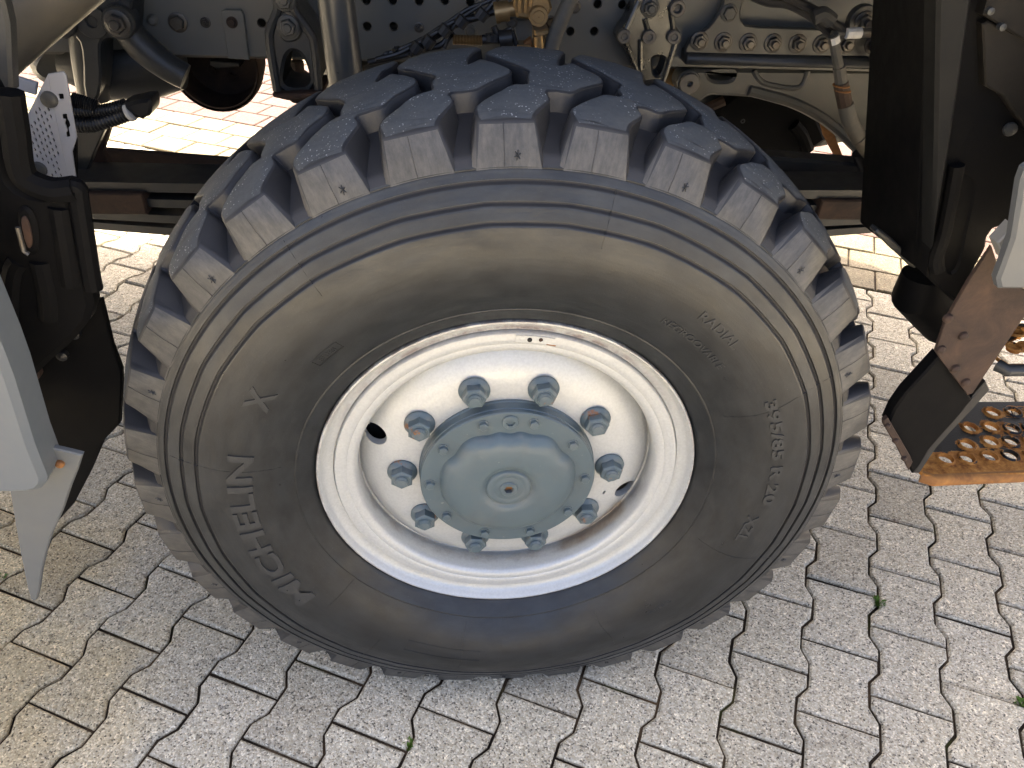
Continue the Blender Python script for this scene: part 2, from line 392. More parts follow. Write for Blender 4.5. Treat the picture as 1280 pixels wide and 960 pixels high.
# ------------------------------------------------------------------ the paving
LA, LU, LV = 1.14579, .17813, .13892         # direction of the stone columns, stone length, column pitch
OX, OY = -.66462, -.02096
U = (math.cos(LA), math.sin(LA)); VV = (math.sin(LA), -math.cos(LA))
def lat(c, s): return (OX + VV[0] * c * LV + U[0] * s * LU, OY + VV[1] * c * LV + U[1] * s * LU)
bed = obj('pavement', [(-8, -8, -.008), (8, -8, -.008), (8, 9, -.008), (-8, 9, -.008)], [(0, 1, 2, 3)], 'sand', smooth=False)
bed['kind'] = 'structure'
grd = obj('ground', [(-150, -150, -.03), (150, -150, -.03), (150, 150, -.03), (-150, 150, -.03)], [(0, 1, 2, 3)], 'paver', smooth=False)
grd['kind'] = 'structure'
J = .0026
A2 = .0095                                   # swing of the toothed joint
def stone_outline():
    hw = LV / 2
    right = [(hw + A2, -.5), (hw + A2, -.335), (hw - A2, -.165), (hw - A2, .165), (hw + A2, .335), (hw + A2, .5)]
    pts = [(x, y * LU) for x, y in right] + [(-x, -y * LU) for x, y in right]
    return off_poly(pts, -J)
def stone_mesh_data(outline, jit=0):
    o1 = [(x + random.uniform(-jit, jit), y + random.uniform(-jit, jit)) for x, y in outline]
    o0 = off_poly(o1, -.0042)
    n = len(o1)
    V = [(x, y, 0) for x, y in o0] + [(x, y, -.0042) for x, y in o1] + [(x, y, -.03) for x, y in o1]
    F = [tuple(range(n))]
    for i in range(n):
        j = (i + 1) % n
        F += [(i, n + i, n + j, j), (n + i, 2 * n + i, 2 * n + j, n + j)]
    return V, F
HS = stone_outline()
variants = []
for k in range(5):
    me = bpy.data.meshes.new('paving_stone'); V, F = stone_mesh_data(HS, .0009); me.from_pydata(V, [], F)
    bm = bmesh.new(); bm.from_mesh(me); bmesh.ops.triangulate(bm, faces=[f for f in bm.faces if len(f.verts) > 4]); bmesh.ops.recalc_face_normals(bm, faces=bm.faces); bm.to_mesh(me); bm.free()
    me.materials.append(M['paver']); variants.append((me, V, F))
RL = 1.44 * LV                               # rectangular stones of the border courses
RECT = off_poly([(-RL / 2, -.46 * LU), (RL / 2, -.46 * LU), (RL / 2, .46 * LU), (-RL / 2, .46 * LU)], -J - .001)
rvar = {}
for key, mt in (('r', 'paver_yellow'), ('p', 'paver_pink')):
    me = bpy.data.meshes.new('paving_stone'); V, F = stone_mesh_data(RECT); me.from_pydata(V, [], F)
    bm = bmesh.new(); bm.from_mesh(me); bmesh.ops.recalc_face_normals(bm, faces=bm.faces); bm.to_mesh(me); bm.free()
    me.materials.append(M[mt]); rvar[key] = (me, V, F)
hw_ = LV / 2
HALF = off_poly([(hw_ + A2, -.5 * LU), (hw_ + A2, -.335 * LU), (hw_ - A2, -.165 * LU), (hw_ - A2, .03 * LU), (-hw_ + A2, .03 * LU), (-hw_ + A2, -.165 * LU), (-hw_ - A2, -.335 * LU), (-hw_ - A2, -.5 * LU)], -J)
me = bpy.data.meshes.new('paving_stone'); V, F = stone_mesh_data(HALF); me.from_pydata(V, [], F)
bm = bmesh.new(); bm.from_mesh(me); bmesh.ops.triangulate(bm, faces=[f for f in bm.faces if len(f.verts) > 4]); bmesh.ops.recalc_face_normals(bm, faces=bm.faces); bm.to_mesh(me); bm.free()
me.materials.append(M['paver']); rvar['x'] = (me, V, F)
cells = []
for c in range(-70, 71):
    for k in range(-60, 80):
        s = k + .5 + (.5 if c % 2 else 0)
        x, y = lat(c, s)
        if s + .5 > 13.1: continue
        cells.append((x, y, 'h'))
for c in range(-70, 71):                     # the last course before the border is filled up with half stones
    if c % 2:
        x, y = lat(c, 13.0); cells.append((x, y, 'x'))
for row in range(0, 30):
    s = 13.05 + .46 + row * .92
    for k in range(-50, 51):
        c = (k + (.5 if row % 2 else 0)) * 1.44 + .3
        x, y = lat(c, s)
        cells.append((x, y, 'r' if row < 3 or row > 9 else 'p'))
cells = [t for t in cells if -7.7 < t[0] < 7.7 and -7.5 < t[1] < 8.5]
cp = cam.matrix_world.inverted(); FX = 963.96 / 640
def in_view(x, y):
    v = cp @ Vector((x, y, 0))
    return v.z < 0 and abs(v.x / -v.z * FX) < 1.08 and abs(v.y / -v.z * FX) < .81
def hidden(x, y):                            # under the tyre and behind it
    v = cp @ Vector((x, y, 0)); px = 640 + v.x / -v.z * 963.96; py = 480 - v.y / -v.z * 963.96
    return ((px - 615) / 400) ** 2 + ((py - 480) / 310) ** 2 < 1 or (py < 60)
cells.sort(key=lambda t: (not (in_view(t[0], t[1]) and not hidden(t[0], t[1])), (t[0] - cam.location.x) ** 2 + (t[1] - cam.location.y) ** 2))
far = {'paver': MB(), 'paver_pink': MB(), 'paver_yellow': MB()}
for i, (x, y, kd) in enumerate(cells):
    var = random.choice(variants) if kd == 'h' else rvar[kd]
    flip = PI if random.random() < .5 and kd != 'x' else 0
    rz = LA - PI / 2 + flip + random.gauss(0, .004); dz = random.gauss(0, .0011)
    if i < 295:
        o = bpy.data.objects.new('paving_stone', var[0]); COL.objects.link(o); o.parent = bed
        o.location = (x, y, dz); o.rotation_euler = (random.gauss(0, .006), random.gauss(0, .006), rz)
    else:
        ca, sa = math.cos(rz), math.sin(rz)
        far[{'p': 'paver_pink', 'r': 'paver_yellow'}.get(kd, 'paver')].add(([(x + a * ca - b * sa, y + a * sa + b * ca, z + dz) for a, b, z in var[1]], var[2]))
for mt, mb in far.items():
    o = mb.build('outlying_paving_stones', mt, bed, smooth=False); o['kind'] = 'stuff'

# ------------------------------------------------------------------ the truck
truck = bpy.data.objects.new('truck', None); COL.objects.link(truck); truck.location = (0, 0, 0)
truck['label'] = 'heavy all-terrain truck with grey hub, silver rim and coarse lugged tyre standing on the paving'
truck['category'] = 'truck'

# ---- tyre
RT, RSH, YC = .597, .569, .155               # tread radius, shoulder radius, middle plane of the tyre
RR = .30
def deflect(v):
    """the loaded tyre: flattened on the ground and bulging beside the contact patch"""
    x, y, z = v
    r = math.hypot(x, z)
    if r < RR: return (x, y, z)
    phi = math.atan2(x, -z)                  # 0 = straight down
    cph = math.cos(phi)
    rl = min(RT + .004, AX / cph) if cph > .3 else RT + .004
    d = max(0, RT - rl)
    soft = .004 * math.exp(-(phi / .55) ** 2)
    s = min(1, max(0, (r - RR) / (.50 - RR))); s = s * s * (3 - 2 * s)
    r2 = r - s * (.22 * d + soft)
    if cph > .3: r2 = min(r2, (AX - .0005) / cph)
    sh = math.sin(PI * min(1, max(0, (r - RR) / (.55 - RR))))
    y2 = y + (-1 if y < YC else 1) * sh * (.16 * d + .5 * soft)
    k = r2 / r
    return (x * k, y2, z * k)
def tyre_pts(V): return [(a, b, c + AX) for a, b, c in (deflect(v) for v in V)]

GR = (.506, .483, .461)
side_prof = [(.275, .030), (.290, .016), (.2965, .009), (.300, -.001), (.306, -.009), (.3235, -.0185), (.3245, -.0200), (.3262, -.0205), (.3275, -.0198), (.336, -.0255), (.352, -.035), (.366, -.0415), (.38, -.0465), (.395, -.0502), (.41, -.0522),
             (.425, -.0524), (.440, -.0506)]
def yside(r):
    pts = [(.440, -.0506), (.461, -.0466), (.483, -.0392), (.506, -.0298), (.519, -.0235), (.5225, -.0195)]
    for (a, ya), (b, yb) in zip(pts, pts[1:]):
        if r <= b: return ya + (yb - ya) * (r - a) / (b - a)
    return pts[-1][1]
def side_y(r):
    if r >= .44: return yside(r)
    for (a, ya), (b, yb) in zip(side_prof, side_prof[1:]):
        if a <= r <= b: return ya + (yb - ya) * (r - a) / (b - a)
    return -.05
gv = []
for gr_ in reversed(GR):
    gv.append((gr_ - .011, yside(gr_ - .011)))
    for dr, dy in ((-.0052, -.0004), (-.0034, -.0003), (-.0026, .0010), (-.0016, .0036), (.0004, .0042), (.0018, .0036), (.0024, .0010), (.0030, -.0004), (.0050, -.0006)):
        gv.append((gr_ + dr, yside(gr_ + dr) + dy))
side_prof += gv + [(.5135, yside(.5135)), (.5165, -.0246), (.5182, -.0240), (.5190, -.0220), (.5205, -.0222), (.5225, -.0195)]
floor = [(.5225, -.0195), (.5290, -.0165), (.534, -.008), (.543, .010), (.554, .032), (.562, .050), (.570, .08), (.575, YC)]
def rfloor(y):
    y = YC - abs(y - YC)
    if y <= -.0195: return .5225 + (y + .0195) * .9
    for (ra, a), (rb, b) in zip(floor, floor[1:]):
        if y <= b: return ra + (rb - ra) * (y - a) / (b - a)
    return floor[-1][0]
def rtop(y): return RT - (RT - RSH) * min(1.2, abs(y - YC) / .160) ** 2.2
gset = {i for i in range(len(side_prof) - 1) if .44 < side_prof[i][0] < .512 and max(side_prof[i][1] - yside(side_prof[i][0]), side_prof[i + 1][1] - yside(side_prof[i + 1][0])) > .002}  # groove faces get a darker rubber that paints in extra shade
half = side_prof + floor[1:]
full_prof = half + [(r, 2 * YC - y) for r, y in reversed(half[:-1])]
def poly_mod(r, y, a, j):
    """the moulded rings are not quite round: short straight runs with faint kinks"""
    if not (.44 < r < .512): return r
    n = 26; w_ = 2 * PI / n; a += .03 * math.sin(3 * a + 1) + .02 * math.sin(7 * a); t = ((a + .09) % w_) - w_ / 2
    k = math.cos(w_ / 2) / math.cos(t)
    amt = max(0, 1 - abs(r - .472) / .034)
    return r * (1 + (k - 1 + .004) * amt * .55)
V, F = lathe(full_prof, 312, rmod=poly_mod)
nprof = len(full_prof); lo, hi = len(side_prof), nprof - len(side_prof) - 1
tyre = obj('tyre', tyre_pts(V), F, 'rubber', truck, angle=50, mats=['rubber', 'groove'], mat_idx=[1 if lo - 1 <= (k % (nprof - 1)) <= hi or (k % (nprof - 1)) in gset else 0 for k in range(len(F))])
tyre['label'] = 'black coarse-lugged truck tyre with dusty ribbed sidewall'

# tread: 32 zigzag bars; outlines in (degrees, y)
eR = [(-5.3, -.005), (-5.75, .006), (-5.95, .020), (-4.9, .033), (-3.0, .050), (-1.5, .063), (-.7, .067), (.1, .067), (.75, .069), (.5, .080), (.85, .096), (1.1, .102), (.35, .112), (-.5, .125), (-2.3, .148), (-3.8, .170), (-3.9, .185), (-2.8, .215), (-1.6, .240), (-1.4, .262), (-1.0, .315)]
eL = [(-10.5, -.005), (-10.3, .007), (-8.1, .035), (-8.8, .053), (-7.0, .0545), (-5.4, .053), (-3.9, .070), (-1.4, .090), (-1.05, .099), (-1.25, .112), (-2.6, .131), (-4.5, .155), (-6.35, .131), (-6.0, .158), (-5.6, .178), (-5.2, .190), (-4.2, .225), (-4.6, .250), (-6.0, .275), (-6.4, .315)]
DEG = PI / 180
def bar_outline():
    loop = [(a, y) for a, y in eR] + [(a + 11.25, y) for a, y in reversed(eL)]
    loop = [(a * DEG * RT, y) for a, y in loop]
    # keep the two shoulder edges straight, round the rest a little
    out = []
    n = len(loop)
    for i, p in enumerate(loop):
        a, b = loop[i - 1], loop[(i + 1) % n]
        if p[1] < 0 or p[1] > .312: out.append(p); continue
        def lerp(p0, p1, t): return (p0[0] + (p1[0] - p0[0]) * t, p0[1] + (p1[1] - p0[1]) * t)
        ta = min(.3, .004 / max(1e-6, math.dist(p, a))); tb = min(.3, .004 / max(1e-6, math.dist(p, b)))
        out += [lerp(p, a, ta), lerp(p, b, tb)]
    return out
BAR = bar_outline()
def draft(p):
    v = YC - abs(p.y - YC)
    return .0030 + .0135 * max(0, min(1, (.032 - v) / .032))
def fix_y(base, ref):
    return [(b[0], r_[1]) if (r_[1] < 0 or r_[1] > .312) else b for b, r_ in zip(base, ref)]
ringB = fix_y(off_poly(BAR, draft), BAR)
ringM = fix_y(off_poly(BAR, lambda p: .12 * draft(p)), BAR)
ringT = off_poly(BAR, -.0022)
def warp(p, wgt, a0):
    u, v = p; th = u / RT + a0
    e = YC - abs(v - YC)
    sh = max(0, min(1, (.025 - e) / .03)) * (1 - wgt) * .0178
    v2 = v - sh if v < YC else v + sh
    r = rfloor(v2) * (1 - wgt) + rtop(v) * wgt - .0008 * (1 - wgt)
    return (r * math.sin(th), v2, r * math.cos(th))
tri = tessellate_polygon([[Vector((x, y, 0)) for x, y in ringT]])
bmt = bmesh.new()                            # refine the running surface so that it follows the curve of the tread
vt = [bmt.verts.new((x, y, 0)) for x, y in ringT]
for t_ in tri:
    try: bmt.faces.new([vt[k] for k in t_])
    except ValueError: pass
inner = [e for e in bmt.edges if len(e.link_faces) == 2]
bmesh.ops.subdivide_edges(bmt, edges=[e for e in inner if e.calc_length() > .025], cuts=2)
bmesh.ops.triangulate(bmt, faces=bmt.faces)
bmt.verts.index_update()
topV = [(v.co.x, v.co.y) for v in bmt.verts]; topF = [tuple(v.index for v in f.verts) for f in bmt.faces]; bmt.free()
for k in range(32):
    a0 = k * 11.25 * DEG
    n = len(BAR)
    wob = random.Random(k); f1, f2, f3 = wob.uniform(0, 6), wob.uniform(0, 6), wob.uniform(0, 6)
    def jig(p, amt):                         # moulded blocks wear unevenly
        return (p[0] + amt * math.sin(p[1] * 190 + f1) + wob.uniform(-.4, .4) * amt, p[1] + amt * (0 if p[1] < 0 or p[1] > .31 else 1) * math.sin(p[0] * 230 + f2))
    tilt = wob.gauss(0, .0007)
    Vb = [warp(p, 0, a0) for p in ringB] + [warp(jig(p, .0007), .93 + tilt * 8, a0) for p in ringM] + [warp(jig(p, .0007), 1 + tilt * 12 + wob.gauss(0, .006), a0) for p in topV]
    Fb = []
    for i in range(n):
        j = (i + 1) % n
        Fb += [(i, j, n + j, n + i), (n + i, n + j, 2 * n + j, 2 * n + i)]
    Fb += [tuple(2 * n + q_ for q_ in f) for f in topF]
    obj('tread_block', tyre_pts(Vb), Fb, 'tread', tyre, angle=38)
    # mould seam down the shoulder face, and a small star-shaped wear mark on every other block
    def on_face(deg, wgt, up): x_, y_, z_ = warp((deg * DEG * RT, -.005), wgt, a0); return (x_, y_ - up, z_)
    def stroke(mb, d0, w0, d1, w1, hw=.05, up=.0005):
        dd, dw = d1 - d0, (w1 - w0) * 5; ln = math.hypot(dd, dw) or 1; nx, nw = -dw / ln * hw, dd / ln * hw / 5
        mb.add(([on_face(d0 - nx, w0 - nw, -.0004), on_face(d1 - nx, w1 - nw, -.0004), on_face(d0, w0, up), on_face(d1, w1, up), on_face(d0 + nx, w0 + nw, -.0004), on_face(d1 + nx, w1 + nw, -.0004)], [(0, 1, 3, 2), (2, 3, 5, 4)]))
    sm = MB(); dc_ = -2.6 + wob.uniform(-.5, .5)
    for q_ in range(6): stroke(sm, dc_, .02 + q_ * .15, dc_, .02 + (q_ + 1) * .15, .022, .0003)
    obj('mould_seam', tyre_pts(sm.v), sm.f, 'tread', tyre)
    if k % 2 == 0:
        sm = MB()
        for t_ in range(3):
            aa = PI * t_ / 3 + .3
            stroke(sm, .1 - .42 * math.cos(aa) - 1.2, .22 - .085 * math.sin(aa), .1 + .42 * math.cos(aa) - 1.2, .22 + .085 * math.sin(aa), .06, .0006)
        obj('wear_mark', tyre_pts(sm.v), sm.f, 'letter', tyre)

# raised lettering and mould lines of the sidewall
def text_on_sidewall(txt, mid, r, h, span, up=.0011, bold=0, name='raised_lettering'):
    cu = bpy.data.curves.new('t', 'FONT'); cu.body = txt; cu.size = 1; cu.offset = bold; cu.resolution_u = 3
    to = bpy.data.objects.new('t', cu); COL.objects.link(to)
    me = bpy.data.meshes.new_from_object(to.evaluated_get(bpy.context.evaluated_depsgraph_get()))
    bpy.data.objects.remove(to); bpy.data.curves.remove(cu)
    bm = bmesh.new(); bm.from_mesh(me); bpy.data.meshes.remove(me)
    bmesh.ops.remove_doubles(bm, verts=bm.verts, dist=1e-4)
    xs = [v.co.x for v in bm.verts]; ys = [v.co.y for v in bm.verts]
    x0, x1, y0, y1 = min(xs), max(xs), min(ys), max(ys)
    bmesh.ops.triangulate(bm, faces=bm.faces)
    for _ in range(2):
        bmesh.ops.subdivide_edges(bm, edges=[e for e in bm.edges if e.calc_length() > .22], cuts=1); bmesh.ops.triangulate(bm, faces=bm.faces)
    ret = bmesh.ops.extrude_face_region(bm, geom=bm.faces[:])
    new = {v for v in ret['geom'] if isinstance(v, bmesh.types.BMVert)}
    for v in bm.verts:
        th = (mid + ((v.co.x - x0) / (x1 - x0) - .5) * span) * DEG
        rr = r + ((v.co.y - y0) / (y1 - y0) - .5) * h
        y = side_y(rr) - (up if v in new else -.001)
        v.co = (rr * math.sin(th), y, rr * math.cos(th))
    bm.verts.index_update()
    Vt = [tuple(v.co) for v in bm.verts]; Ft = [tuple(v.index for v in f.verts) for f in bm.faces]; bm.free()
    return obj(name, tyre_pts(Vt), Ft, 'letter', tyre, smooth=False)
text_on_sidewall('MICHELIN', -99.5, .400, .036, 49, .0022, .026)
text_on_sidewall('X', -59.5, .401, .034, 5.6, .0016, .03)
text_on_sidewall('395/85 R 20', 77.3, .4115, .019, 30.5, .0018, .04)
text_on_sidewall('XZL', 100.7, .399, .017, 8.6, .0016, .03)
text_on_sidewall('REGROOVABLE', 39.6, .3755, .0105, 19, .0012, .012)
text_on_sidewall('RADIAL', 40.5, .411, .014, 11, .0012, .01)
text_on_sidewall('TUBELESS', 134.7, .391, .006, 7.4, .0007)
text_on_sidewall('TUBELESS', -42.6, .3695, .008, 4.6, .0008)
def arc_strip(r0, r1, a0, a1, up=.0007, n=14):
    V = []; F = []
    for i in range(n + 1):
        a = (a0 + (a1 - a0) * i / n) * DEG
        for r, y in ((r0, .001), (r0, -up), (r1, -up), (r1, .001)):
            V.append((r * math.sin(a), side_y(r) + y, r * math.cos(a)))
    for i in range(n):
        for k in range(3): F.append((i * 4 + k, (i + 1) * 4 + k, (i + 1) * 4 + k + 1, i * 4 + k + 1))
    F += [(0, 1, 2, 3), (4 * n, 4 * n + 1, 4 * n + 2, 4 * n + 3)]
    return V, F
fr = MB()
for r0, r1 in ((.3625, .3634), (.3765, .3774)): fr.add(arc_strip(r0, r1, -46, -39))
for a in (-46, -39): fr.add(arc_strip(.3625, .3774, a - .07, a + .07, n=1))
tyre_frame = obj('moulded_frame', tyre_pts(fr.v), fr.f, 'rubber', tyre)
fr = MB()
for r0, r1 in ((.385, .3859), (.408, .4089)): fr.add(arc_strip(r0, r1, 186, 206))
for a in (186, 206): fr.add(arc_strip(.385, .4089, a - .07, a + .07, n=1))
obj('moulded_frame', tyre_pts(fr.v), fr.f, 'rubber', tyre)
for a, r0, r1 in ((12.3, .44, .512), (-34, .44, .515), (-79.5, .345, .50), (64.5, .345, .505), (110, .345, .50), (191, .33, .44), (-129, .33, .385), (-147, .40, .49), (151, .345, .43)):
    V = []; F = []
    for i in range(13):
        r = r0 + (r1 - r0) * i / 12
        wv = a + .5 * math.sin(i * .5) * (a > 60)
        for da, up in ((-.05, .001), (0, -.0006), (.05, .001)):
            V.append((r * math.sin((wv + da) * DEG), side_y(r) + up, r * math.cos((wv + da) * DEG)))
    for i in range(12):
        for k in range(2): F.append((i * 3 + k, i * 3 + 3 + k, i * 3 + 4 + k, i * 3 + 1 + k))
    obj('mould_seam', tyre_pts(V), F, 'rubber', tyre)

# ---- rim
rim_prof = [(.262, .26), (.262, .06), (.285, .030), (.2945, .014), (.2975, .004), (.2982, -.001), (.2968, -.0042), (.2945, -.0046), (.2922, -.0022), (.2905, .004), (.2870, .0092), (.2815, .0122), (.2765, .0135), (.2738, .0140), (.2732, .0190), (.2720, .0190), (.2714, .0085), (.2700, .0070), (.2620, .0066), (.2545, .0068),
            (.2528, .0082), (.2505, .0080), (.2470, .0084), (.2430, .0094), (.2398, .0118), (.2375, .0160), (.2365, .022), (.2362, .034), (.2368, .046), (.2395, .052), (.2395, .058), (.236, .060)]
V, F = lathe(rim_prof, 160)
rim = obj('wheel_rim', [(x, y, z + AX) for x, y, z in V], F, 'rim', truck, angle=40)
rim['label'] = 'silver-white steel rim with rust along its lip'
disc_prof_fn = [(.236, .0585), (.2335, .0535), (.228, .0490), (.220, .0430), (.210, .0372), (.200, .0325), (.190, .0290), (.180, .0268), (.170, .0255), (.155, .0250), (.130, .0250)]
# disc with ventilation holes: built as a fine polar grid with the hole cells cut to a circle
def disc_y(r):
    for (a, ya), (b, yb) in zip(disc_prof_fn, disc_prof_fn[1:]):
        if b <= r <= a: return yb + (ya - yb) * (r - b) / (a - b)
    return .025
vent = [(163.2 * DEG, .2165, .0185), (-18.6 * DEG, .2165, .0185), (55 * DEG + PI, .2165, .0)]
vent = vent[:2]
vent.append((-20.3 * DEG, .178, .0035))
holes2 = [ring_pts(r * math.cos(a), r * math.sin(a), rad, 32) for a, r, rad in vent]
NA, rads = 300, [.13 + .106 * i / 30 for i in range(31)]
Vd = []; Fd = []
for i in range(NA):
    a = 2 * PI * i / NA
    for r in rads:
        x, z = r * math.cos(a), r * math.sin(a)
        for ha, hr, hrad in vent:                # pull the grid onto the edge of a hole
            hx, hz = hr * math.cos(ha), hr * math.sin(ha); d = math.hypot(x - hx, z - hz)
            if abs(d - hrad) < .0026 and hrad > .01: x, z = hx + (x - hx) * hrad / d, hz + (z - hz) * hrad / d
        Vd.append((x, disc_y(min(.236, math.hypot(x, z))), z))
nr = len(rads)
for i in range(NA):
    for j in range(nr - 1):
        q4 = (i * nr + j, ((i + 1) % NA) * nr + j, ((i + 1) % NA) * nr + j + 1, i * nr + j + 1)
        cx = sum(Vd[k][0] for k in q4) / 4; cz = sum(Vd[k][2] for k in q4) / 4
        if any(math.hypot(cx - hr * math.cos(ha), cz - hr * math.sin(ha)) < hrad * .985 for ha, hr, hrad in vent): continue
        Fd.append(q4)
for lp in holes2:                            # thickness of the plate inside the holes
    n = len(lp); b0 = len(Vd)
    Vd += [(x, disc_y(math.hypot(x, z)), z) for x, z in lp] + [(x, disc_y(math.hypot(x, z)) + .014, z) for x, z in lp]
    Fd += [(b0 + i, b0 + (i + 1) % n, b0 + n + (i + 1) % n, b0 + n + i) for i in range(n)]
obj('wheel_disc', [(x, y, z + AX) for x, y, z in Vd], Fd, 'rim', rim, angle=60)
V, F = lathe([(.234, .085), (.05, .085)], 48)
obj('brake_drum_face', [(x, y, z + AX) for x, y, z in V], F, 'hole', rim)
# valve slot plate on the lock ring
def arc_on_rim(r0, r1, a0, a1, y, up, n=10):
    V = []; F = []
    for i in range(n + 1):
        a = (a0 + (a1 - a0) * i / n) * DEG
        for r, yy in ((r0, y), (r0 + .0008, y - up), (r1 - .0008, y - up), (r1, y)): V.append((r * math.sin(a), yy, r * math.cos(a) + AX))
    for i in range(n):
        for k in range(3): F.append((i * 4 + k, i * 4 + 4 + k, i * 4 + 5 + k, i * 4 + 1 + k))
    F += [(0, 1, 2, 3), (4 * n, 4 * n + 1, 4 * n + 2, 4 * n + 3)]
    return V, F
MB().add(arc_on_rim(.2575, .2695, .3, 12.2, .0075, .0028)).build('lock_tab', 'rim', rim)
for a, r, rad, mt in ((2.2, .2635, .0036, 'rim'), (4.6, .2625, .0036, 'hole'), (8.0, .2640, .0030, 'rust_dark'), (8.6, .2600, .0030, 'rim')):
    x, z = r * math.sin(a * DEG), r * math.cos(a * DEG) + AX
    MB().add(disc_stack(x, z, [(rad, .0075), (rad, .0040), (rad * .6, .0036), (.0001, .0036)], 14)).build('rivet', mt, rim)
MB().add(arc_on_rim(.2548, .2580, 10.2, 13.2, .0074, .0010, 4)).build('rust_chip', 'rust_warm', rim)
# stamped ring of small marks on the right of the rim
mk = MB()
for i in range(46):
    a = 52 + i * .95
    if i % 11 == 8: continue
    mk.add(arc_on_rim(.2590 + random.uniform(0, .001), .2645 - random.uniform(0, .002), a, a + random.uniform(.25, .6), .0068, .0006, 1))
mk.build('stamped_marks', 'rim', rim)

# ---- wheel nuts
nut_w = lathe([(.0238, .0002), (.0240, -.0030), (.0225, -.0050), (.0165, -.0085), (.0150, -.0090)], 28)
def hexagon(af, y0, y1, ch=.0018, rot=0):
    r = af / math.cos(PI / 6) / 2; V = []
    for rr, y in ((r, y0), (r, y1 + ch), (r - ch * 1.3, y1), (.0001, y1)):
        V += [(rr * math.sin(rot + i * PI / 3), y, rr * math.cos(rot + i * PI / 3)) for i in range(6)]
    F = []
    for k in range(3):
        for i in range(6): F.append((k * 6 + i, k * 6 + (i + 1) % 6, k * 6 + 6 + (i + 1) % 6, k * 6 + 6 + i))
    return V, F
stud = lathe([(.0110, -.012), (.0112, -.0262), (.0098, -.0285), (.0085, -.0285), (.0078, -.0298), (.0001, -.0300)], 20)
collar = lathe([(.0135, -.0228), (.0125, -.0242), (.0110, -.0242)], 20)
for k in range(10):
    a = 1.90072 - k * PI / 5
    x, z = .1675 * math.cos(a), .1675 * math.sin(a) + AX
    y = disc_y(.1675)
    rot = random.uniform(0, 1)
    mb = MB().add(nut_w).add(hexagon(.0325, -.006, -.0232, .0018, rot)).add(stud).add(collar)
    mb.v = [(p[0] + x, p[1] + y, p[2] + z) for p in mb.v]
    mb.build('wheel_nut', 'nut', rim, angle=30)

# ---- hub
hub_prof = [(.141, .050), (.141, .0215), (.1395, .0200), (.1385, .012), (.1385, .0075), (.1372, .0065), (.1372, .0040), (.1385, .0030), (.1385, -.0022), (.1370, -.0040), (.1120, -.0040), (.085, -.0040)]
# dome outline is scalloped round the bolts and the plug
BOLT_A = [1.5 + 36 * i for i in range(10)]
def dome_r(a):                               # a = math angle in degrees
    r = .1085
    for b in (72.5, 107.8): r -= .0062 * math.exp(-(((a - b + 180) % 360 - 180) / 9) ** 2)
    r -= .0105 * math.exp(-(((a - 90.5 + 180) % 360 - 180) / 8) ** 2)
    for b in (37.5, 145): r -= .0055 * math.exp(-(((a - b + 180) % 360 - 180) / 10) ** 2)
    for b in BOLT_A: r -= .0012 * math.exp(-(((a - b + 180) % 360 - 180) / 9) ** 2)
    return r
V, F = lathe(hub_prof, 96)
hub = obj('hub_cover', [(x, y, z + AX) for x, y, z in V], F, 'hub', truck, angle=30)
hub['label'] = 'slate blue hub cover with scalloped dome'
dome = [(1.0, -.0034), (.99, -.0062), (.965, -.0105), (.93, -.0150), (.885, -.0185), (.82, -.0212), (.72, -.0230), (.60, -.0240), (.48, -.0243), (.41, -.0238), (.375, -.0215), (.345, -.0195), (.330, -.0192), (.322, -.0205), (.315, -.0222), (.305, -.0228), (.225, -.0228), (.215, -.0222), (.205, -.0226), (.12, -.0228)]
V = []; F = []; n = 128; m_ = len(dome)
for i in range(n):
    am = 360 * i / n; rd = dome_r(am)
    for f_, y in dome:
        wgt = max(0, (f_ - .55) / .45)
        r = f_ * (.1085 * (1 - wgt) + rd * wgt)
        V.append((r * math.cos(am * DEG), y, r * math.sin(am * DEG) + AX))
for i in range(n):
    for j in range(m_ - 1): F.append((i * m_ + j, ((i + 1) % n) * m_ + j, ((i + 1) % n) * m_ + j + 1, i * m_ + j + 1))
obj('hub_dome', V, F, 'hub', hub, angle=50)
def socket_plug(name, x, z, y, r, hex_r, mat_in):
    V, F = lathe([(r, y + .004), (r, y - .0018), (r - .0015, y - .0030), (hex_r * 1.25, y - .0030)], 28, 'Y', (x, 0, z))
    mb = MB().add((V, F))
    hx = [(x + hex_r * math.cos(i * PI / 3), z + hex_r * math.sin(i * PI / 3)) for i in range(6)]
    rg = ring_pts(x, z, hex_r * 1.25, 24)
    tr = tessellate_polygon([[Vector((p[0], p[1], 0)) for p in lp] for lp in (rg, hx)])
    al = rg + hx
    mb.add(([(p[0], y - .0030, p[1]) for p in al], [tuple(t_) for t_ in tr]))
    mb.add(([(p[0], y - .0030, p[1]) for p in hx] + [(p[0], y + .005, p[1]) for p in hx], [(i, (i + 1) % 6, 6 + (i + 1) % 6, 6 + i) for i in range(6)]))
    o = mb.build(name, 'hub', hub, angle=30)
    MB().add(([(p[0], y + .0045, p[1]) for p in ring_pts(x, z, hex_r * 1.1, 12)], [tuple(range(12))])).build('socket_bottom', mat_in, hub)
    return o
socket_plug('drain_plug', .121 * math.cos(90.5 * DEG), .121 * math.sin(90.5 * DEG) + AX, -.0044, .0125, .0068, 'hole')
socket_plug('centre_plug', 0, AX, -.0222, .0145, .0078, 'rust_warm')
hb = MB().add(lathe([(.0088, .0), (.0088, -.0012), (.0075, -.0018), (.006, -.0018)], 18)).add(hexagon(.0132, -.001, -.0078, .0010, .2))
for a in BOLT_A:
    x, z = .123 * math.cos(a * DEG), .123 * math.sin(a * DEG) + AX
    mb = MB(); mb.v = [(p[0] + x, p[1] - .004, p[2] + z) for p in hb.v]; mb.f = hb.f
    mb.build('hub_bolt', 'hub', hub, angle=30)

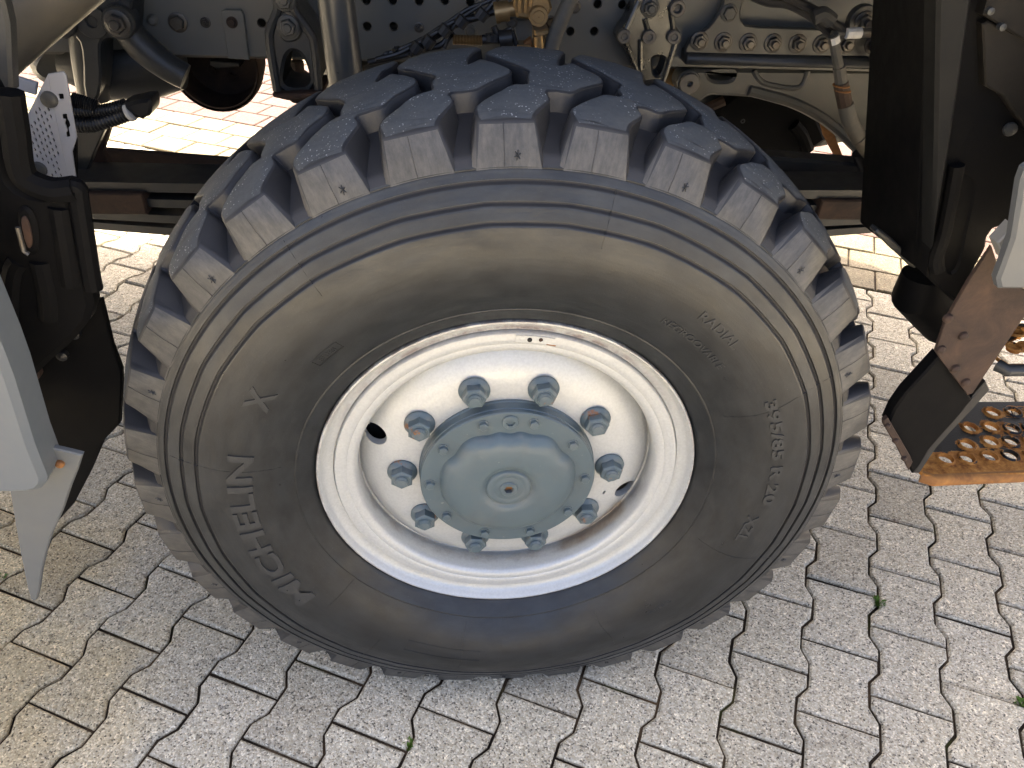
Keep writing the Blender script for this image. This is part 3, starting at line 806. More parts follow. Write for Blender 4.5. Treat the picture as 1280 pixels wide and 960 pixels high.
# ---- axle and the wheel on the other side
MB().add(tube([(0, .10, AX), (0, .30, AX), (0, .42, AX), (0, 1.0, AX), (0, 1.16, AX), (0, 1.32, AX), (0, 2.2, AX)], [.19, .19, .09, .085, .19, .085, .085], 28)).build('axle', 'cast', truck)
V, F = lathe(full_prof, 96)
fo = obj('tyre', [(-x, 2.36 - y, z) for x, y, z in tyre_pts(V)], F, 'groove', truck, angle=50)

# ---- frame rail
FY = .80
FZ0, FZ1 = .973, 1.262
fh = [(-0.2462, 1.0848), (-0.1945, 1.0863), (-0.1427, 1.0863), (-0.0921, 1.0891), (-0.0413, 1.0876), (-0.248, 1.0365), (-0.1954, 1.0378), (-0.0927, 1.0375), (0.2149, 1.0907), (0.2656, 1.0908), (0.1641, 1.0379), (0.2138, 1.0392), (-0.4553, 1.0375), (-0.3511, 1.0374)]
fr_out = [(-2.6, FZ0), (2.6, FZ0), (2.6, FZ1), (-2.6, FZ1)]
rail = MB().add(plate(fr_out, FY, .008, [ring_pts(x, z, .0085, 16) for x, z in fh], .0012)).build('frame_rail', 'frame', truck)
for z0, z1 in ((FZ0 - .001, FZ0 + .008), (FZ1 - .008, FZ1 + .001)):
    MB().add(box(-2.6, 2.6, FY + .004, FY + .09, z0, z1, .002)).build('rail_flange', 'frame', rail)
rail2 = MB().add(box(-2.6, 2.6, 1.58, 1.59, FZ0, FZ1)).build('frame_rail', 'frame', truck)
MB().add(box(-2.6, 2.6, 1.51, 1.58, FZ0, FZ0 + .008)).build('rail_flange', 'frame', rail2)
for x, z in fh:                               # worn bright rims of the drilled holes
    V, F = lathe([(.0085, FY + .002), (.0087, FY - .0006), (.0100, FY - .0004), (.0102, FY + .001)], 20, 'Y', (x, 0, z))
    MB().add((V, F)).build('hole_rim', 'washer', rail)

def hexbolt(x, y, z, s, parent, name='bolt', mat='steel', washer=True, stud_len=.0, wm=None):
    """hex head of across-flats s facing -Y on the plane y"""
    mb = MB(); rot = random.uniform(0, 1)
    if washer: mb.add(lathe([(s * .78, 0), (s * .78, -s * .10), (s * .72, -s * .13), (s * .5, -s * .13)], 20))
    mb.add(hexagon(s, 0, -s * .55, s * .06, rot))
    if stud_len: mb.add(lathe([(s * .31, -s * .4), (s * .31, -s * .55 - stud_len), (s * .26, -s * .6 - stud_len), (.0001, -s * .6 - stud_len)], 14))
    mb.v = [(p[0] + x, p[1] + y, p[2] + z) for p in mb.v]
    return mb.build(name, mat, parent, angle=30)
def boss(x, y, z, r, r_in, h, parent, mat='washer', name='bushing', depth=.004):
    MB().add(disc_stack(x, z, [(r, y + .01), (r, y - h + .0015), (r - .0015, y - h), (r_in + .0015, y - h), (r_in, y - h + .0015), (r_in, y - h + depth), (.0001, y - h + depth)], 22)).build(name, mat, parent, angle=30)

bx_, bz_ = (-0.6169, 1.0343); hexbolt(bx_, FY, bz_, .024, rail)
bx_, bz_ = (-0.6642, 1.0374); MB().add(disc_stack(bx_, bz_, [(.011, FY), (.010, FY - .005), (.006, FY - .009), (.0001, FY - .010)], 16)).build('rivet', 'frame', rail)
bx_, bz_ = (-0.5637, 1.0357); hexbolt(bx_, FY, bz_, .013, rail, mat='hose', stud_len=.006)
bx_, bz_ = (-0.1442, 1.0376); hexbolt(bx_, FY, bz_, .013, rail, mat='steel', stud_len=.006)
bx_, bz_ = (-0.0408, 1.0327); boss(bx_, FY, bz_, .013, .008, .005, rail, 'frame')
bx_, bz_ = (0.1682, 1.0846); hexbolt(bx_, FY, bz_, .017, rail)
MB().add(plate([(-0.5265, 1.059), (-0.5199, 1.062), (-0.4896, 1.0614), (-0.4861, 1.0543), (-0.4882, 0.9692), (-0.5297, 0.9714)], .79, .009, c=.001)).build('bracket_tab', 'frame', rail)
bx_, bz_ = (-0.5101, 1.0392); hexbolt(bx_, .79, bz_, .014, rail, mat='rust')
# seam sealant and pipe under the rail
MB().add(tube([(-1.6, .83, FZ0 - .006), (-.9, .83, FZ0 - .008), (-.2, .832, FZ0 - .007), (.6, .83, FZ0 - .007)], .0045, 6)).build('brake_line', 'washer', rail)

MB().add(plate([(-2.6, 1.0), (2.6, 1.0), (2.6, 1.25), (-2.6, 1.25)], .92, .01)).build('rail_hole_blackout', 'cast', truck)  # added dark sheet, stops brightness showing through the rail holes
gb = chaikin([(-0.4036, 0.9154), (1.0508, 0.9503), (1.1305, 0.7259), (0.9606, 0.6878), (0.7882, 0.6539), (0.6774, 0.5362), (-0.3927, 0.5256)], 1, .1)
MB().add(plate(gb, 1.12, .30, c=.03)).build('clutter_block', 'cast', truck, angle=30)  # added dark mass, blocks the sunlit ground behind and below the rail
# ---- left: cast crossmember foot with its bolts
cm = MB()
cm.add(plate(chaikin([(-0.8311, 1.07), (-0.8079, 1.0999), (-0.6625, 1.1041), (-0.6814, 1.0327), (-0.6908, 1.0183), (-0.7033, 1.0152), (-0.7194, 1.0204), (-0.737, 1.02), (-0.7474, 1.0027), (-0.7588, 0.9437), (-0.7771, 0.9037), (-0.7923, 0.9034), (-0.801, 0.9155), (-0.7823, 0.9874), (-0.7807, 1.0189), (-0.7998, 1.0227), (-0.8321, 1.0205), (-0.8385, 1.037)], 1), .72, .075, c=.004))
cross = cm.build('crossmember_bracket', 'cast', truck, angle=30)
pa = [Vector((x, .74, z)) for x, z in [(-0.6977, 1.0392), (-0.6856, 1.0167), (-0.6649, 0.9911), (-0.6346, 0.9651), (-0.6047, 0.9476)]]
MB().add(tube(smooth_path(pa, 5), [.030 - .008 * abs(i / 20 - .4) for i in range(21)], 12)).build('cast_arm', 'cast', cross)
pb = [Vector((x, .76, z)) for x, z in [(-0.7771, 1.0413), (-0.7878, 0.9921), (-0.7952, 0.938), (-0.7995, 0.8944)]]
MB().add(tube(smooth_path(pb, 4), .030, 12)).build('cast_arm', 'cast', cross)
cyl = [(-0.8042, 0.9325), (-0.6439, 0.9425)]
MB().add(tube([(cyl[0][0] - .08, .85, cyl[0][1]), (cyl[0][0], .85, cyl[0][1]), (cyl[1][0] - .05, .85, cyl[1][1]), (cyl[1][0], .85, cyl[1][1])], [.03, .066, .066, .05], 24)).build('torque_tube', 'cast', cross)
for (x, z) in [(-0.8026, 1.0504), (-0.6947, 1.0519)]:
    MB().add(disc_stack(x, z, [(.030, .74), (.030, .704), (.027, .700), (.001, .700)], 24)).build('bolt_boss', 'cast', cross, angle=30); hexbolt(x, .700, z, .030, cross, stud_len=.004)
bx_, bz_ = (-0.747, 1.0498); boss(bx_, .72, bz_, .030, .010, .006, cross, 'cast', depth=.012)
bk = [(-0.9154, 0.987), (-0.8717, 0.9725), (-0.8869, 0.8912), (-0.9502, 0.8731), (-0.984, 0.922)]
MB().add(plate(chaikin(bk, 2), .88, .08, c=.02)).build('gearbox_cover', 'cast', cross)
# rusty drum hung below the rail
drum = MB()
dc = (-0.6088, 0.8854)
drum.add(lathe([(.010, .06), (.085, .06), (.095, .04), (.098, -.02), (.094, -.055), (.090, -.055), (.092, -.02), (.085, .03), (.01, .04)], 40, 'Y', (dc[0], 1.02, dc[1] + .022)))
drum_o = drum.build('brake_drum', 'rust', truck); drum_o['label'] = 'rust brown drum hanging below the frame rail'
V, F = lathe([(.0975, -.058), (.101, -.052), (.102, -.02), (.098, -.012)], 40, 'Y', (dc[0], 1.02, dc[1] + .022)); MB().add((V, F)).build('drum_rim', 'rust', drum_o)
for dx, dz in ((-.03, -.03), (.012, -.045), (.03, .01)):
    hexbolt(dc[0] + dx, 1.055, dc[1] + .022 + dz, .016, drum_o, mat='rust')
MB().add(plate([(-0.626, 0.913), (-0.5592, 0.9093), (-0.561, 0.8988), (-0.6153, 0.8941), (-0.6283, 0.9008)], 1.0, .10, c=.003)).build('hanger_strap', 'cast', drum_o)

# ---- A-shaped bump-stop bracket
ab = chaikin([(-0.3989, 1.1108), (-0.4008, 1.0881), (-0.4189, 1.0564), (-0.4248, 1.0256), (-0.4253, 0.9333), (-0.3335, 0.9397), (-0.3317, 1.0279), (-0.34, 1.0529), (-0.3641, 1.0878), (-0.3626, 1.1118)], 1)
hole = chaikin([(-0.4107, 0.9457), (-0.3985, 0.9919), (-0.3902, 1.0094), (-0.3781, 1.0168), (-0.3649, 1.01), (-0.3543, 0.9856), (-0.3519, 0.9469)], 2)
abr = MB().add(plate(ab, .68, .11, [hole], .006)).build('bump_stop_bracket', 'cast', truck, angle=30)
for pts in ([(-0.3959, 1.1012), (-0.3974, 1.0852), (-0.4139, 1.0549), (-0.4194, 1.0269), (-0.4179, 0.9425)], [(-0.3673, 1.102), (-0.3665, 1.086), (-0.3446, 1.0511), (-0.3371, 1.0261), (-0.3384, 0.9456)]):
    MB().add(tube(smooth_path([(x, .678, z) for x, z in pts], 4), .0085, 8)).build('edge_rib', 'cast', abr)
MB().add(plate([(-0.4246, 0.9407), (-0.3288, 0.9472), (-0.328, 0.9397), (-0.396, 0.9292), (-0.4225, 0.9348)], .66, .12, c=.003)).build('foot', 'rust_dark', abr)
for x, z in [(-0.3804, 1.0604), (-0.3815, 1.1057)]: hexbolt(x, .672, z, .026, abr, mat='cast_grey', stud_len=.003)
MB().add(plate(chaikin([(-0.3934, 1.0823), (-0.3767, 1.0894), (-0.3605, 1.0818), (-0.3555, 1.0519), (-0.3663, 1.035), (-0.3901, 1.0316), (-0.4013, 1.0453)], 1), .672, .02, c=.003)).build('bolt_pad', 'cast', abr)
MB().add(tube([(x, .86, z) for x, z in [(-0.4061, 0.9518), (-0.4068, 0.9058)]], .014, 10)).build('stop_pin', 'rust', abr)
MB().add(disc_stack(*(-0.4076, 0.8991), [(.001, .84), (.032, .84), (.032, .88), (.001, .88)], 14)).build('stop_pad', 'rust', abr)

# ---- shock absorber
p0, p1 = [(-0.276, 1.1456), (-0.269, 0.9817)]
sh = MB().add(tube([(p0[0] - .012, .56, p0[1] + .08), (p0[0], .56, p0[1]), (p1[0], .56, p1[1]), (p1[0] + .02, .56, p1[1] - .14)], .0315, 32)).build('shock_absorber', 'shock', truck)

# ---- perforated X-bracket
xb = chaikin([(0.2798, 1.1247), (0.2699, 1.0817), (0.2541, 1.0549), (0.2495, 1.0399), (0.261, 1.0266), (0.2717, 1.0193), (0.302, 0.9672), (0.318, 0.9611), (0.3435, 0.9488), (0.3625, 0.9573), (0.374, 1.0279), (0.3817, 1.0402), (0.3758, 1.055), (0.3598, 1.0723), (0.3537, 1.1268)], 1, .2)
xh = chaikin([(0.3252, 1.0021), (0.3309, 1.0085), (0.3491, 1.0089), (0.3555, 0.9997), (0.3498, 0.9729), (0.3403, 0.9696), (0.3324, 0.9773)], 1)
xbr = MB().add(plate(xb, .735, .05, [xh], .004)).build('spring_bracket', 'cast_gloss', truck, angle=30)
for a, b in ((((0.283, 1.1097)), ((0.2611, 1.0484))), (((0.3458, 1.1029)), ((0.3627, 1.0509))), (((0.2639, 1.0396)), ((0.3027, 0.9715))), (((0.368, 1.0391)), ((0.3549, 0.9583))), (((0.2961, 1.0403)), ((0.3044, 0.9825))), (((0.2986, 1.0787)), ((0.3126, 1.0497)))):
    MB().add(tube([(a[0], .735, a[1]), (b[0], .735, b[1])], .0055, 8)).build('edge_rib', 'cast_gloss', xbr)
for x, z in [(0.2613, 1.0469), (0.3114, 1.0467), (0.3616, 1.0479)]: boss(x, .733, z, .0135, .006, .010, xbr)
bx_, bz_ = (0.359, 1.1004); boss(bx_, .733, bz_, .0155, .008, .012, xbr, depth=.012)
bx_, bz_ = (0.3067, 1.099); hexbolt(bx_, .733, bz_, .024, xbr, stud_len=.005, mat='cast_grey')

# ---- bolted suspension plate
sp_out = chaikin([(0.3997, 1.0051), (0.3986, 1.0206), (0.408, 1.0423), (0.4365, 1.0582), (0.4484, 1.0734), (0.4593, 1.1003), (0.4607, 1.132), (0.5026, 1.1332), (0.4981, 1.0955), (0.502, 1.0778), (0.5167, 1.0647), (0.6632, 1.064), (0.8075, 1.0615), (0.9397, 1.0602), (0.9577, 1.0149)], 1, .18)
M['plate'] = painted('black_chassis_paint', (.042, .044, .043), .32, (.09, .075, .05), .5, 7)
spl = MB().add(plate(sp_out, .76, .012, c=.003)).build('suspension_plate', 'plate', truck, angle=30)
lipz = [(0.4025, 1.0083), (0.4059, 0.9895), (0.9659, 0.9941)]
V, F = plate([(.757, lipz[0][1] + .004), (.750, lipz[0][1] - .002), (.748, lipz[1][1] + .004), (.755, lipz[1][1]), (.80, lipz[1][1]), (.80, lipz[0][1] + .004)], 0, .62, c=.001)
MB().add(([(lipz[0][0] + y, x, z) for x, y, z in V], F)).build('folded_lip', 'cast', spl, angle=60)
for x, z in [(0.4244, 1.0351), (0.4749, 1.034), (0.5272, 1.0338), (0.5796, 1.0343), (0.6322, 1.0348), (0.6834, 1.0353), (0.7364, 1.0365), (0.7953, 1.0364)]: hexbolt(x, .76, z, .024, spl, stud_len=.007)
bx_, bz_ = (0.4748, 1.0889); hexbolt(bx_, .76, bz_, .022, spl, mat='cast_grey')

# ---- spring hanger casting under it
hg = chaikin([(0.4065, 0.9543), (0.4235, 0.9679), (0.4569, 0.9686), (0.4639, 0.9688), (1.0421, 0.9784), (1.2482, 0.63), (0.9976, 0.6279), (0.9207, 0.746), (0.8624, 0.7917), (0.7887, 0.8429), (0.7182, 0.8779), (0.6452, 0.9012), (0.5838, 0.9122), (0.5323, 0.9146), (0.4815, 0.9153), (0.4626, 0.9011), (0.4374, 0.9006), (0.414, 0.9208)], 1, .15)
slot = chaikin([(0.4669, 0.9622), (0.5211, 0.9668), (0.5282, 0.9586), (0.5236, 0.9468), (0.4954, 0.9445), (0.4749, 0.9491)], 1)
hgr = MB().add(plate(hg, .80, .05, [slot], .006)).build('spring_hanger', 'cast_grey', truck, angle=30)
pts = [(0.5664, 0.9279), (0.6118, 0.9186), (0.6801, 0.901), (0.7539, 0.8688), (0.8288, 0.8209), (0.8971, 0.7652), (0.9749, 0.6537)]
MB().add(tube(smooth_path([(x, .80, z) for x, z in pts], 4), .012, 8)).build('edge_rib', 'cast_grey', hgr)
pts = [(0.5673, 0.9698), (0.5905, 0.947), (0.6287, 0.9377), (0.6691, 0.9351), (0.6843, 0.9456), (0.6876, 0.9724)]
MB().add(tube(smooth_path([(x, .80, z) for x, z in pts], 4), .006, 8)).build('edge_rib', 'cast_grey', hgr)
bx_, bz_ = (0.425, 0.9458); boss(bx_, .785, bz_, .0215, .0055, .012, hgr, 'washer', depth=.01)
MB().add(disc_stack(bx_, bz_, [(.026, .83), (.026, .785), (.0235, .782), (.001, .782)], 26)).build('eye', 'cast_grey', hgr)
MB().add(plate([(0.3925, 0.9567), (0.4194, 0.9573), (0.4142, 0.8811), (0.3805, 0.884)], .86, .01, c=.001)).build('brass_shim', 'brass', hgr)
MB().add(tube([(x, .9, z) for x, z in [(0.4872, 0.8446), (0.5518, 0.8752)]], .012, 8)).build('torsion_link', 'rust', hgr)
# black inner cover seen through the arch
cov = MB().add(plate(chaikin([(0.5858, 0.858), (0.8161, 0.8627), (0.9392, 0.6913), (0.604, 0.6865)], 1), 1.05, .05, c=.012)).build('inner_cover', 'black', truck)
MB().add(tube(smooth_path([(x, 1.045, z) for x, z in [(0.8001, 0.7756), (0.8282, 0.7512), (0.8572, 0.7093)]], 4), .016, 10)).build('pressed_bead', 'black', cov)
bx_, bz_ = (0.6658, 0.7811); boss(bx_, 1.05, bz_, .006, .0025, .002, cov, 'cast', 'rivet')

# ---- leaf spring running behind the wheel
spring = bpy.data.objects.new('leaf_spring', None)
zl = [(-0.725, 0.764), (0.1388, 0.7451), (0.711, 0.7681)][0][1]
leafs = []
def leaf(x0, x1, z, t, sag, ty, name, mat, y0=.54, y1=.64, parent=None, flare=0):
    V = []; F = []; n = 36
    for i in range(n + 1):
        f = i / n; x = x0 + (x1 - x0) * f; e = abs(2 * f - 1)
        zc = z - sag * (1 - e ** 2); th = t * (.65 + .35 * (1 - e))
        for a, b in ((y0, -th), (y1, -th), (y1, th), (y0, th)): V.append((x, a, zc + b))
    for i in range(n):
        for k in range(4): F.append((i * 4 + k, i * 4 + (k + 1) % 4, i * 4 + 4 + (k + 1) % 4, i * 4 + 4 + k))
    F += [(0, 1, 2, 3), (4 * n, 4 * n + 1, 4 * n + 2, 4 * n + 3)]
    return MB().add((V, F)).build(name, mat, parent, smooth=False)
main = leaf(-1.25, 1.25, zl + .045, .011, .012, 0, 'leaf_spring', 'cast', parent=truck)
for k, (L, dz, sg) in enumerate(((1.15, .024, .028), (1.10, .003, .046), (1.0, -.018, .060))):
    leaf(-L, L, zl + dz, .010, sg, 0, 'spring_leaf', 'cast', parent=main)
for sx in (-1, 1):
    xx = sx * .66
    MB().add(box(min(xx, xx + sx * .16), max(xx, xx + sx * .16), .525, .655, zl - .012, zl + .030, .003)).build('spring_clip', 'rust', main)
rb = [(-0.8997, 0.8087), (-0.7937, 0.807), (-0.5286, 0.7889), (-0.533, 0.7628), (-0.9142, 0.7614)]
MB().add(plate(rb, .72, .012, c=.002)).build('drag_link_guard', 'rust', truck)
MB().add(tube([(x, .66, z) for x, z in [(-0.8731, 0.7688), (-0.6704, 0.773), (-0.4649, 0.7704)]], .020, 14)).build('drag_link', 'cast', truck)
MB().add(plate([(0.4592, 0.8226), (0.5481, 0.8204), (0.8421, 0.803), (0.8839, 0.7889), (0.8916, 0.7668), (0.5025, 0.784)], .70, .05, c=.006)).build('drag_link_guard', 'cast', truck)
MB().add(plate(chaikin([(0.5623, 0.7514), (0.6318, 0.7576), (0.7351, 0.7714), (0.7532, 0.7588), (0.7352, 0.7347), (0.677, 0.723), (0.605, 0.7223)], 1), .60, .10, c=.006)).build('spring_pad', 'cast_grey', truck)
MB().add(plate([(0.7842, 0.7161), (0.7952, 0.724), (0.9867, 0.6763), (1.0153, 0.5974), (0.9055, 0.647)], .75, .02, c=.002)).build('link_arm', 'rust_dark', truck)
bx_, bz_ = (0.8254, 0.6948); MB().add(disc_stack(bx_, bz_, [(.001, .745), (.012, .745), (.012, .78), (.001, .78)], 12)).build('grease_cap', 'cast', truck)
rs = [(0.808, 0.8384), (0.8418, 0.8197), (0.9068, 0.7283), (0.8859, 0.728), (0.8413, 0.7802)]
MB().add(plate(rs, .95, .01, c=.001)).build('rusty_stay', 'rust_warm', truck)

for sx in (-1.2, 1.2):
    MB().add(box(sx - .03, sx + .03, .53, .65, zl - .02, 1.0, .006)).build('spring_shackle', 'cast', main)
    MB().add(box(sx - .06, sx + .06, .53, .81, .99, 1.06, .006)).build('shackle_bracket', 'cast', main)
# ---- brass level valve with its bracket and hoses
vb = MB().add(plate([(0.0318, 1.0861), (0.1065, 1.0881), (0.1092, 1.0715), (0.1002, 1.0488), (0.0827, 1.0369), (0.0459, 1.0389), (0.0388, 1.0641)], .66, .012, c=.002)).build('valve_bracket', 'frame', truck)
vx = [(-0.0044, 1.1047), (0.0287, 1.1096), (0.0749, 1.1148)]
val = MB()
def ytube(a, b, r, n=18, y=.62):
    return tube([(a[0], y, a[1]), (b[0], y, b[1])], r, n)
a_, b_ = [(0.0022, 1.1055), (0.0223, 1.1087)]; val.add(ytube(a_, b_, .0175))
a_, b_ = [(-0.0028, 1.1041), (0.0037, 1.1056)]; val.add(ytube(a_, b_, .0195))
a_, b_ = [(0.0193, 1.1099), (0.0366, 1.1117)]; val.add(ytube(a_, b_, .0125))
val.add(plate([(0.0291, 1.1355), (0.0914, 1.1398), (0.0987, 1.1167), (0.091, 1.1033), (0.0624, 1.0972), (0.0364, 1.0992), (0.0284, 1.1174)], .605, .05, c=.004))
val.add(disc_stack(*(0.074, 1.1049), [(.001, .590), (.010, .590), (.011, .592), (.016, .592), (.017, .594), (.018, .62)], 24))
for a, b in ((((0.0387, 1.1368)), ((0.0401, 1.1086))), (((0.0485, 1.1371)), ((0.0514, 1.1089))), (((0.0582, 1.1399)), ((0.0594, 1.1195)))): val.add(ytube(a, b, .004, 8, .602))
vo_ = val.build('level_valve', 'brass', truck, angle=30); vo_['label'] = 'dull brass valve bolted to the frame rail'
val = MB()
val.add(plate([(0.0391, 1.0543), (0.0639, 1.0549), (0.0675, 1.0426), (0.0382, 1.0419)], .60, .04, c=.003)); val.add(plate([(0.0682, 1.0808), (0.0942, 1.0841), (0.0976, 1.0762), (0.0893, 1.0705), (0.0944, 1.0377), (0.0708, 1.0371)], .60, .04, c=.003)); a_, b_ = [(0.076, 1.0729), (0.081, 1.0401)]; val.add(ytube(a_, b_, .010, 14, .598))
val.build('lower_fitting', 'brass', vo_, angle=30)
MB().add(plate([(0.0502, 1.0536), (0.0643, 1.0649), (0.0681, 1.0485), (0.0521, 1.0454)], .61, .02, c=.001)).build('rusty_clip', 'rust_warm', vo_)
for x, z in [(0.0309, 1.0824), (0.1036, 1.0842)]: hexbolt(x, .655, z, .014, vb)
MB().add(tube(smooth_path([(x, .60, z) for x, z in [(0.1397, 1.1582), (0.1232, 1.1193), (0.1089, 1.0818), (0.1021, 1.0545), (0.0898, 1.0179)]], 5), .0135, 14)).build('rubber_hose', 'hose_dusty', truck)
for i, pts in enumerate(([(-0.2193, 1.0198), (-0.175, 1.032), (-0.1159, 1.0636), (-0.0724, 1.0889), (-0.0293, 1.0981), (0.0125, 1.1409)], [(-0.2038, 1.0255), (-0.145, 1.0489), (-0.0926, 1.0799), (-0.0497, 1.1074), (-0.013, 1.1214), (0.0258, 1.1456)], [(-0.1752, 1.0264), (-0.1161, 1.0555), (-0.0753, 1.0782), (-0.0206, 1.097), (-0.0035, 1.1027)], [(-0.093, 1.0419), (-0.0841, 1.064), (-0.0754, 1.0803), (-0.0582, 1.0967), (-0.0271, 1.1158)], [(-0.2352, 1.0113), (-0.1758, 1.0239), (-0.1224, 1.0392), (-0.0988, 1.0453), (-0.0781, 1.0678)])):
    MB().add(tube(smooth_path([(x, .62 + .01 * (i % 3), z) for x, z in pts], 6), (.0045, .004, .0075, .0035, .006)[i], 8)).build('rubber_hose', 'hose', truck)
for x, z in [(-0.1437, 1.0434), (-0.1218, 1.0549), (-0.0926, 1.0745), (-0.0625, 1.09), (-0.0269, 1.1028)]:
    MB().add(tube([(x - .005, .606, z - .006), (x + .005, .606, z + .007)], .012, 10)).build('cable_tie', 'hose', truck)
# jumbled loom at the left end
rnd = random.Random(3)
for x, z in [(-0.1934, 1.0235), (-0.1785, 1.0281), (-0.1637, 1.0326), (-0.1489, 1.0371), (-0.1341, 1.0417), (-0.2084, 1.0175)]:
    pts = [(x + rnd.uniform(-.012, .012), .63 + rnd.uniform(-.01, .01), z + rnd.uniform(-.008, .012)) for _ in range(5)]
    MB().add(tube(smooth_path(pts, 4), .0035, 6)).build('wiring', 'hose', truck)
# corrugated brass-coloured spring sleeve
a_, b_ = [(-0.0784, 1.0573), (-0.0247, 1.0593)]
prof = []
for i in range(41): prof.append((.0075 + (.002 if i % 2 else -.0005), a_[0] + (b_[0] - a_[0]) * i / 40))
MB().add(lathe(prof, 12, 'X', (0, .615, (a_[1] + b_[1]) / 2))).build('spring_sleeve', 'brass', truck)
for pts, r in (([(-0.0247, 1.0593), (0.0059, 1.0621)], .0085), ([(-0.0086, 1.0577), (-0.0074, 1.0686)], .0125), ([(-0.0013, 1.0578), (-0.0002, 1.0701)], .012), ([(0.0059, 1.0608), (0.0292, 1.0641)], .016), ([(0.0287, 1.0749), (0.0385, 1.0506)], .005), ([(0.0027, 1.0688), (-0.0049, 1.0821)], .006), ([(0.0085, 1.0717), (0.0285, 1.0803)], .004)):
    MB().add(tube([(x, .615, z) for x, z in pts], r, 12)).build('hose_fitting', 'hose', truck)

# ---- pipes and hose on the right
def pipe(pts, y, r, name, mat, n=10, par=truck):
    return MB().add(tube(smooth_path([(x, y if not isinstance(y, list) else y[i], z) for i, (x, z) in enumerate(pts)], 6), r, n)).build(name, mat, par)
pipe([(0.4781, 1.1391), (0.5112, 1.1292), (0.5523, 1.1262), (0.6015, 1.1067), (0.6524, 1.0739)], .66, .009, 'steel_pipe', 'hose')
pipe([(0.5213, 1.1466), (0.5581, 1.1342), (0.6064, 1.1164), (0.6662, 1.0844)], .64, .008, 'steel_pipe', 'hose')
pipe([(0.6428, 1.0781), (0.6666, 1.083), (0.7044, 1.084), (0.7419, 1.0863)], .64, .0085, 'steel_pipe', 'steel')
pipe([(0.5874, 1.1117), (0.6041, 1.1176), (0.6257, 1.1072)], .62, .014, 'pipe_clamp', 'cast')
pipe([(0.6652, 1.0838), (0.693, 1.0859)], .63, .0098, 'white_tape', 'white')
pipe([(0.6419, 1.0775), (0.6477, 1.0663)], .63, .0105, 'white_tape', 'white')
pipe([(0.6399, 1.0789), (0.6629, 1.0347), (0.6731, 1.0172)], .63, .0095, 'rubber_hose', 'hose_dusty')
pipe([(0.6697, 1.023), (0.6837, 0.9933)], .63, .0120, 'rubber_hose', 'hose_dusty')
fer = pipe([(0.6821, 0.9932), (0.7045, 0.9503)], .63, .0145, 'crimped_ferrule', 'rust')
for x, z in [(0.6843, 0.9887), (0.6896, 0.9796)]: MB().add(lathe([(.0140, -.002), (.0165, -.001), (.0165, .001), (.0140, .002)], 16, 'Z', (x, .63, z))).build('ferrule_ring', 'rust_warm', fer)
pipe([(0.7048, 0.9519), (0.7226, 0.9219), (0.7499, 0.8897), (0.769, 0.8734)], .63, .0155, 'rubber_hose', 'hose_dusty', 14)
pipe([(0.7544, 0.8865), (0.7929, 0.8534), (0.8254, 0.8298), (0.8826, 0.7988)], .63, .0175, 'rubber_hose', 'hose_dusty', 14)
pipe([(0.8036, 0.8312), (0.8445, 0.7737), (0.8811, 0.6978)], .70, .016, 'rubber_hose', 'hose', 12)
pipe([(0.8061, 1.04), (0.7856, 1.0302), (0.783, 1.0177), (0.8008, 1.0056)], .72, .010, 'rubber_hose', 'hose')
bx_, bz_ = (0.7254, 1.0932); boss(bx_, .70, bz_, .030, .016, .01, truck, 'cast', 'rubber_bush'); hexbolt(bx_, .69, bz_, .026, truck, stud_len=.01)
bx_, bz_ = (0.5875, 1.0989)
MB().add(plate([(0.5339, 1.1076), (0.7067, 1.1125), (0.7063, 1.053), (0.5543, 1.049)], .90, .02, c=.002)).build('rust_shield', 'rust_dark', truck)

# ---- left wheel-arch liner, mud flap, trims
lin = chaikin([(-0.6187, 1.1634), (-0.5959, 1.1209), (-0.6011, 1.0844), (-0.6142, 1.0312), (-0.6147, 1.0099), (-0.5922, 0.9978), (-0.5624, 1.0023), (-0.5518, 0.9961), (-0.5519, 0.9855), (-0.5555, 0.9486), (-0.5634, 0.8802), (-0.5689, 0.8294), (-0.6117, 0.7824), (-0.6628, 0.7417), (-0.7206, 0.6848), (-0.8307, 0.5777)], 1)
liner = MB().add(plate(lin, .04, .03, c=.008)).build('wheel_arch_liner', 'black', truck, angle=30)
ed = [(-0.5705, 1.0056), (-0.5437, 1.0089), (-0.5435, 0.9966), (-0.5506, 0.9455), (-0.5587, 0.8885), (-0.5606, 0.8671)]
MB().add(tube(smooth_path([(x, .045, z) for x, z in ed], 5), .012, 10)).build('rolled_edge', 'black', liner)
ed = [(-0.5829, 1.1211), (-0.5911, 1.0761), (-0.599, 1.0361), (-0.5946, 1.0164), (-0.569, 1.0046), (-0.5424, 1.0069)]
MB().add(tube(smooth_path([(x, .045, z) for x, z in ed], 5), .016, 10)).build('rolled_edge', 'black', liner)
for pts in ([(-0.6157, 0.9089), (-0.6212, 0.8594), (-0.6306, 0.8221)], [(-0.6411, 0.9089), (-0.6566, 0.8856), (-0.6894, 0.7993)], [(-0.5697, 0.9838), (-0.579, 0.9205), (-0.5867, 0.8738)]):
    MB().add(tube(smooth_path([(x, .046, z) for x, z in pts], 5), .014, 10)).build('pressed_bead', 'black', liner)
MB().add(plate(chaikin([(-0.6196, 0.9793), (-0.605, 0.9898), (-0.5966, 0.9753), (-0.6046, 0.9319), (-0.6185, 0.9184), (-0.6257, 0.9318)], 2), .034, .01, c=.004)).build('slot_surround', 'black', liner)
MB().add(plate(chaikin([(-0.6139, 0.9733), (-0.6069, 0.9775), (-0.6054, 0.9649), (-0.6092, 0.9411), (-0.6166, 0.93), (-0.6187, 0.941)], 2), .031, .006, c=.001)).build('slot_insert', 'rust_dark', liner)
